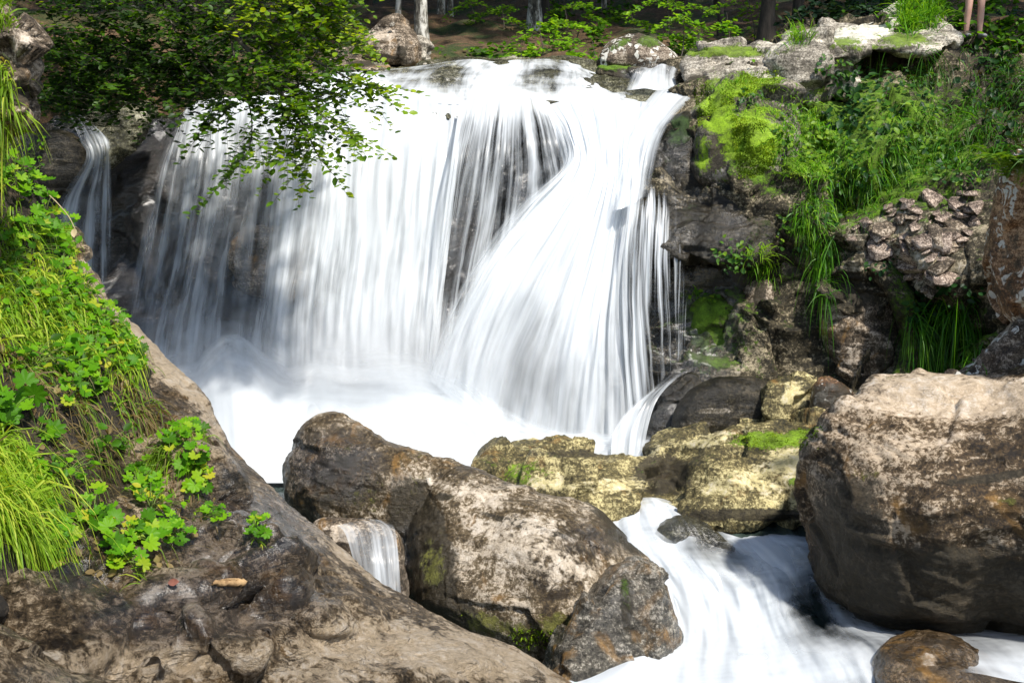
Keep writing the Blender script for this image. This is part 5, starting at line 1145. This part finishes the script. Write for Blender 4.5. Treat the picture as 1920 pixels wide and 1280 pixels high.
for a in [
    (1010, 70, 14.6, 'bright green sapling above the middle of the brink', [(-30, 0, 60), (20, -20, 60), (-10, 25, 70), (40, 10, 50)]),
    (1060, 40, 15.5, 'sapling with layered green sprays behind the brink', [(-20, 0, 60), (20, 5, 60), (0, 28, 60), (10, 50, 50)]),
    (940, 25, 17, 'sapling in front of the dark trunks left of the mossy pale one', [(-30, 0, 60), (10, -10, 50), (30, 14, 50)]),
    (880, 15, 17.5, 'sapling with green sprays right of the two thin pale trunks', [(-20, 0, 50), (20, -10, 60), (10, 18, 50)]),
    (1280, 50, 13.8, 'vivid green sapling behind the lichen boulder', [(-20, -15, 70), (20, -8, 60), (-10, 15, 70), (10, 30, 60), (-20, 48, 40)]),
    (1310, 80, 14.2, 'small vivid sapling between the lichen boulder and the grey and white slab', [(-20, 0, 50), (15, 5, 40)]),
    (1362, 45, 14.8, 'yellow-green sprig sapling in front of the dark forest', [(-8, 0, 34), (8, 8, 34)]),
    (1250, 5, 15.5, 'sapling with sprays cut by the top of the picture', [(-40, 0, 70), (10, 0, 70), (60, 5, 70)]),
    (1400, 10, 16, 'sapling above the grey and white slab near the furrowed trunk', [(-50, 0, 60), (0, 6, 60), (40, 12, 40)]),
    (1085, 12, 16.5, 'sapling with green sprays left of the thin leaning trunk', [(-30, 0, 60), (10, -6, 60), (30, 20, 50), (-10, 30, 50)]),
    (1180, 30, 17.5, 'sapling with green sprays right of the thin leaning trunk', [(-20, 0, 60), (20, 8, 60), (0, 30, 50)]),
    (975, 105, 14.0, 'low bright sapling on the brown slope behind the brink', [(-20, 0, 60), (20, 5, 50)]),
    (1110, 100, 13.8, 'low sapling at the water behind the brink', [(-30, 0, 50), (10, 10, 50)])]:
    sapling(*a)
for a in [
    (1540, 20, 14.5, 'dark blue-green shrub left behind the white top slab', [(-40, 0, 80), (0, -20, 80), (30, 10, 70), (-20, 25, 60), (10, 40, 60)]),
    (1620, 5, 15, 'dark blue-green shrub behind the middle of the white top slab', [(-40, 0, 90), (0, 5, 80), (40, 10, 80)]),
    (1500, 60, 13.6, 'dark shrub just left of the white top slab', [(-10, 0, 50), (5, -20, 50), (0, 20, 40)]),
    (1700, -10, 15.5, 'dark shrub behind the fine grass tuft', [(-40, 0, 90), (20, 5, 90), (60, 15, 60)]),
    (1880, 30, 14.5, 'dark shrub right of the walker', [(-30, 0, 60), (20, 0, 80), (40, 30, 80), (10, 50, 70)])]:
    sapling(*a, mat=M_needle, tint=(.5, .3), lf=.10, kind='shrub', per=90)
# undergrowth on the forest floor
b = Bag()
for poly, n, ts in (([(820, 98), (1110, 100), (1110, 132), (830, 128)], 500, .3), ([(1000, 0), (1200, 0), (1120, 70), (1000, 60)], 500, .25), ([(1090, 70), (1120, 60), (1480, 60), (1480, 95), (1270, 110)], 450, .4), ([(1500, 0), (1920, 0), (1920, 110), (1760, 60)], 700, .3), ([(60, 100), (600, 0), (640, 90), (400, 190), (80, 210)], 1500, .2)):
    x, y, cid = clumped(poly, n // 14, 12, 9); p, nr, nm = cast(x, y); g = np.array([q.startswith(('ground', 'cliff')) for q in nm]); p, nr = p[g], nr[g]; m = len(p)
    p = p + nr * RNG.uniform(.01, .10, (m, 1))
    b.leaves(p, Zv * .8 + RNG.normal(size=(m, 3)) * .4 - FW * .3, RNG.normal(size=(m, 3)), .09 * RNG.uniform(.5, 1.3, m), OV, OVF, np.clip(ts + RNG.normal(size=m) * .2, 0, 1))
tag(b.build('undergrowth', M_spray), 'low green undergrowth on the dark forest floor', 'undergrowth', kind='stuff')

# --- overhanging beech at the top left
root = np.array([-6.6, 9.4, 1.2])
beech = empty('beech_tree', root, 'leafy beech reaching over the waterfall from the upper left', 'tree')
tb = Bag(); fb = Bag()
tb.tube(spline([root - [0, 0, .6], root + [.1, 0, 1.5], root + [.45, -.1, 3.2], root + [.9, 0, 6.5]], 20), .2, .08, k=10)
tb.build('trunk', M_bark, parent=beech)
def limb(pts, r0, r1):
    q = np.array(pts, float).T; W3 = P(q[0], q[1], q[2] + .9); return spline(W3, 26), r0, r1
LIMBS = [
    ([(-420, -60, 8.6), (-150, -120, 8.6), (100, -60, 8.5), (300, -10, 8.3), (430, 60, 8.0), (500, 140, 7.8), (560, 220, 7.7), (600, 300, 7.6)], .05, .004),
    ([(-150, -160, 8.8), (150, -160, 8.5), (400, -90, 8.2), (560, -20, 8.0), (625, 35, 7.9), (655, 75, 7.9)], .04, .004),
    ([(-420, 30, 9.0), (-100, 20, 9.3), (100, 60, 9.2), (250, 100, 9.0), (350, 140, 8.7), (400, 190, 8.5)], .04, .004),
    ([(430, 60, 8.0), (540, 90, 7.9), (620, 130, 7.8), (670, 155, 7.75), (722, 168, 7.7)], .012, .003),
    ([(500, 140, 7.8), (560, 180, 7.7), (620, 230, 7.65), (672, 258, 7.6)], .01, .003),
    ([(430, 60, 8.0), (445, 130, 7.9), (470, 210, 7.8), (470, 270, 7.75), (455, 300, 7.7)], .01, .003),
    ([(440, 30, 8.0), (480, 60, 7.9), (510, 90, 7.9), (560, 160, 7.8), (540, 260, 7.7), (530, 300, 7.7)], .01, .003),
    ([(300, -10, 8.3), (330, 60, 8.2), (380, 120, 8.1), (420, 180, 8.0), (390, 240, 7.9)], .012, .003),
    ([(560, -20, 8.0), (600, 30, 7.9), (630, 50, 7.9), (660, 70, 7.9)], .01, .003),
    ([(560, -20, 8.0), (590, 60, 8.1), (615, 100, 8.1), (630, 120, 8.0)], .01, .003),
    ([(100, -60, 8.5), (180, 20, 8.6), (240, 80, 8.6), (300, 150, 8.5)], .014, .003),
    ([(100, 60, 9.2), (120, 120, 9.1), (150, 180, 9.0)], .012, .003)]
bb = Bag(); limbs = []
for pts, r0, r1 in LIMBS:
    L, r0, r1 = limb(pts, r0, r1); limbs.append(L); bb.tube(L, r0, r1, k=6)
bb.tube(spline([root + [.45, -.1, 3.2], (root + [.45, -.1, 3.2] + limbs[1][0]) / 2, limbs[1][0]], 8), .07, .04, k=6)
bb.tube(spline([root + [.1, 0, 1.8], limbs[0][0]], 8), .07, .05, k=6); bb.tube(spline([root + [.1, 0, 2.0], limbs[2][0]], 8), .06, .04, k=6)
def twig(base, d, l, tint, lf=.066):
    n = max(6, int(l / .023)); t = np.linspace(.08, 1, n)[:, None]
    side = unit(np.cross(d, Zv)[None])[0]
    bend = RNG.normal() * .25
    pts = base + d * l * t + side * bend * l * t ** 2 - Zv * l * .28 * t ** 2
    bb.tube(pts[::2] if n > 6 else pts, .003, .0012, k=4)
    sg = np.where(np.arange(n) % 2, 1, -1)[:, None]
    ax = side * sg * .9 + d * .65 + RNG.normal(size=(n, 3)) * .16 - Zv * .22
    fb.leaves(pts + RNG.normal(size=(n, 3)) * .004, Zv * .9 + RNG.normal(size=(n, 3)) * .33 - FW * .25, ax, lf * RNG.uniform(.65, 1.2, n), OV, OVF, np.clip(tint + RNG.normal(size=n) * .14, 0, 1))
for k, L in enumerate(limbs):
    seg = np.linalg.norm(np.diff(L, axis=0), axis=1).sum()
    n = int(seg * (18 if k > 2 else 13))
    for q in range(n):
        t = RNG.uniform(.12, 1) * (len(L) - 1); i = min(int(t), len(L) - 2); p = L[i] + (L[i + 1] - L[i]) * (t - i)
        T = unit((L[i + 1] - L[i])[None])[0]
        d = unit((T * .7 + RNG.normal(size=3) * np.array([.7, .7, .28]))[None])[0]
        X, Y_, _ = proj(p[None])
        if X[0] > 400 and Y_[0] < -25: continue
        twig(p, d, RNG.uniform(.16, .46), float(np.clip(.30 + (X[0] - 250) / 420 * .5, .14, .88)))  # tint rises to the right: shade and sunlit side put into leaf colour
# the denser leaf mass towards the upper left, lit and shaded parts put into the tint
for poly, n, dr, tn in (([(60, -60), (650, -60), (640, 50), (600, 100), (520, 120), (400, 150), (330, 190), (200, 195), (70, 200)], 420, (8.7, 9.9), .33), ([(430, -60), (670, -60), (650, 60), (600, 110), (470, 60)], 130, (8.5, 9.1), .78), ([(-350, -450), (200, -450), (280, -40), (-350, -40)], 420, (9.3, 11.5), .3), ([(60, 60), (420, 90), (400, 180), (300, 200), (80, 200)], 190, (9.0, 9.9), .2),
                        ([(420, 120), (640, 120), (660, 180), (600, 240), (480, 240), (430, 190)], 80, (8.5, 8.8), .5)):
    x, y = inside(poly, n)
    for p in P(x, y, RNG.uniform(*dr, n)):
        d = unit((RNG.normal(size=3) * np.array([1, 1, .3]) + [.4, -.1, -.1])[None])[0]
        twig(p, d, RNG.uniform(.2, .45), tn + RNG.normal() * .1, .06)
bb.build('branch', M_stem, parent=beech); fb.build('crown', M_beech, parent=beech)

# --- small things lying about
b = Bag()
p, n_, _ = cast([400, 430, 459], [1098, 1097, 1096]); p = p + np.array([0, -.01, .012])
q = spline(p, 12); b.tube(q, .010, .014, k=7); v = b.V[-1]; v += np.repeat(RNG.normal(size=(12, 1)), 7, 0) * np.array([[0, .002, .002]]) + RNG.normal(size=v.shape) * .0022; v[:7] += (q[0] - v[:7]) * .6
b.tube(spline([q[2] + [0, -.004, .012], q[5] + [0, -.004, .017], q[9] + [0, 0, .013]], 6), .002, .006, k=5)
tag(b.build('driftwood', simplemat('driftwood', (.18, .10, .04), (.55, .36, .17), 18, .7, .5, (.3, 1, 1))), 'short splintered yellow-brown stick on the wet slab', 'stick')
b = Bag(); p, n_, _ = cast([316], [1096])
b.leaves(p + [0, -.01, .01], n_ * .3 + Zv * .4 - FW, np.array([[1, 0, .2]]), .042, OV, OVF, [.5])
tag(b.build('fallen_leaf', simplemat('dead_leaf', (.10, .03, .018), (.24, .08, .045), 9)), 'reddish dead leaf at the rim of the wet slab', 'leaf')
b = Bag(); p, n_, _ = cast([1240], [1000]); b = None
# bent dry stalk against the dark cascade
b = Bag(); c = P(95, 372, 6.5); b.tube(spline([P(85, 360, 6.5), P(105, 378, 6.45), P(128, 405, 6.4), P(140, 428, 6.4)], 10), .004, .003, k=5)
b.leaves(P([140, 142], [428, 432], [6.4, 6.4]), -FW + RNG.normal(size=(2, 3)) * .2, np.array([[.1, 0, -1.], [-.2, 0, -1]]), .06, OV, OVF, [.1, .1])
tag(b.build('dry_stalk', simplemat('straw', (.3, .22, .10), (.5, .42, .25), 9)), 'bent straw-coloured stalk in front of the small shaded cascade', 'stalk')

# --- walker standing on the bank (the legs show at the top edge)
feet, _, _ = cast([1825], [74])
feet = feet[0]
def skin(name, verts, edges, radii, mat, parent, root=0, sub=2):
    me = bpy.data.meshes.new(name); me.from_pydata([tuple(v) for v in verts], edges, []); o = obj(name, me, None)
    md = o.modifiers.new('s', 'SKIN'); md.use_smooth_shade = True
    for i, r in enumerate(radii): me.skin_vertices[0].data[i].radius = (r, r) if not isinstance(r, tuple) else r
    me.skin_vertices[0].data[root].use_root = True
    sd = o.modifiers.new('d', 'SUBSURF'); sd.levels = sub; sd.render_levels = sub
    bpy.context.view_layer.update(); ev = o.evaluated_get(bpy.context.evaluated_depsgraph_get())
    m2 = bpy.data.meshes.new_from_object(ev); o.modifiers.clear(); o.data = m2; m2.name = name
    m2.polygons.foreach_set('use_smooth', np.ones(len(m2.polygons), bool)); m2.materials.append(mat); o.parent = parent
    return o
M_skin = simplemat('skin', (.42, .22, .16), (.62, .38, .29), 3, .55, .05)
M_shorts = simplemat('dark_shorts', (.03, .03, .035), (.06, .06, .07), 9, .85); M_shirt = simplemat('grey_shirt', (.25, .25, .27), (.35, .35, .37), 9, .85)
M_shoe = simplemat('grey_shoes', (.10, .10, .11), (.2, .2, .21), 9, .7); M_hair = simplemat('brown_hair', (.03, .018, .01), (.07, .04, .02), 20, .6, .4, (1, 1, .2))
FIG = .66
per = empty('person', feet, 'person with bare legs and grey shoes standing on the shaded upper bank', 'person')
J = [(0, 0, .95), (0, .01, 1.15), (0, 0, 1.35), (0, 0, 1.45), (0, -.01, 1.53), (0, -.03, 1.62), (0, -.01, 1.70)]
E_ = [(0, 1), (1, 2), (2, 3), (3, 4), (4, 5), (5, 6)]; RD = [(.15, .11), (.13, .10), (.15, .10), (.08, .07), (.055, .055), (.08, .095), (.07, .085)]
for sx in (-1, 1):
    k = len(J); J += [(sx * .09, 0, .88), (sx * .10, -.01, .48), (sx * .105, .015, .36), (sx * .11, .03, .09), (sx * .12, -.03, .04), (sx * .13, -.15, .03)]
    RD += [.085, .055, .058, .036, .04, .03]; E_ += [(0, k), (k, k + 1), (k + 1, k + 2), (k + 2, k + 3), (k + 3, k + 4), (k + 4, k + 5)]
    k = len(J); J += [(sx * .18, 0, 1.40), (sx * .23, .03, 1.13), (sx * .24, -.03, .90), (sx * .24, -.05, .83)]
    RD += [.055, .04, .028, (.022, .035)]; E_ += [(2, k), (k, k + 1), (k + 1, k + 2), (k + 2, k + 3)]
    for fi, (oy, ln) in enumerate(((-.03, .07), (-.01, .085), (.01, .08), (.03, .06))):
        q = len(J); J += [(sx * .24, -.05 + oy, .80), (sx * .235, -.055 + oy, .80 - ln * .55), (sx * .225, -.06 + oy, .80 - ln)]; RD += [.009, .008, .007]; E_ += [(k + 3, q), (q, q + 1), (q + 1, q + 2)]
    q = len(J); J += [(sx * .235, -.095, .83), (sx * .23, -.115, .79)]; RD += [.011, .009]; E_ += [(k + 3, q), (q, q + 1)]
skin('body', J, E_, RD, M_skin, per)
skin('shorts', [(0, 0, 1.0), (0, 0, .92), (-.09, 0, .86), (-.105, 0, .60), (.09, 0, .86), (.105, 0, .60)], [(0, 1), (1, 2), (2, 3), (1, 4), (4, 5)], [(.165, .125), (.165, .125), .10, .09, .10, .09], M_shorts, per)
skin('shirt', [(0, .01, 1.0), (0, .01, 1.15), (0, 0, 1.36), (0, 0, 1.46), (-.18, 0, 1.41), (-.215, .02, 1.22), (.18, 0, 1.41), (.215, .02, 1.22)], [(0, 1), (1, 2), (2, 3), (2, 4), (4, 5), (2, 6), (6, 7)], [(.165, .125), (.145, .115), (.165, .115), (.07, .07), .07, .055, .07, .055], M_shirt, per)
for sx in (-1, 1):
    skin('shoe', [(sx * .11, .06, .045), (sx * .12, -.04, .05), (sx * .13, -.16, .035)], [(0, 1), (1, 2)], [.045, .048, (.045, .03)], M_shoe, per)
skin('hair', [(0, .03, 1.60), (0, .03, 1.70), (0, -.01, 1.745)], [(0, 1), (1, 2)], [(.085, .06), (.09, .085), (.07, .07)], M_hair, per)

per.scale = (FIG, FIG, FIG)
for o in HIDE: o.hide_viewport = False
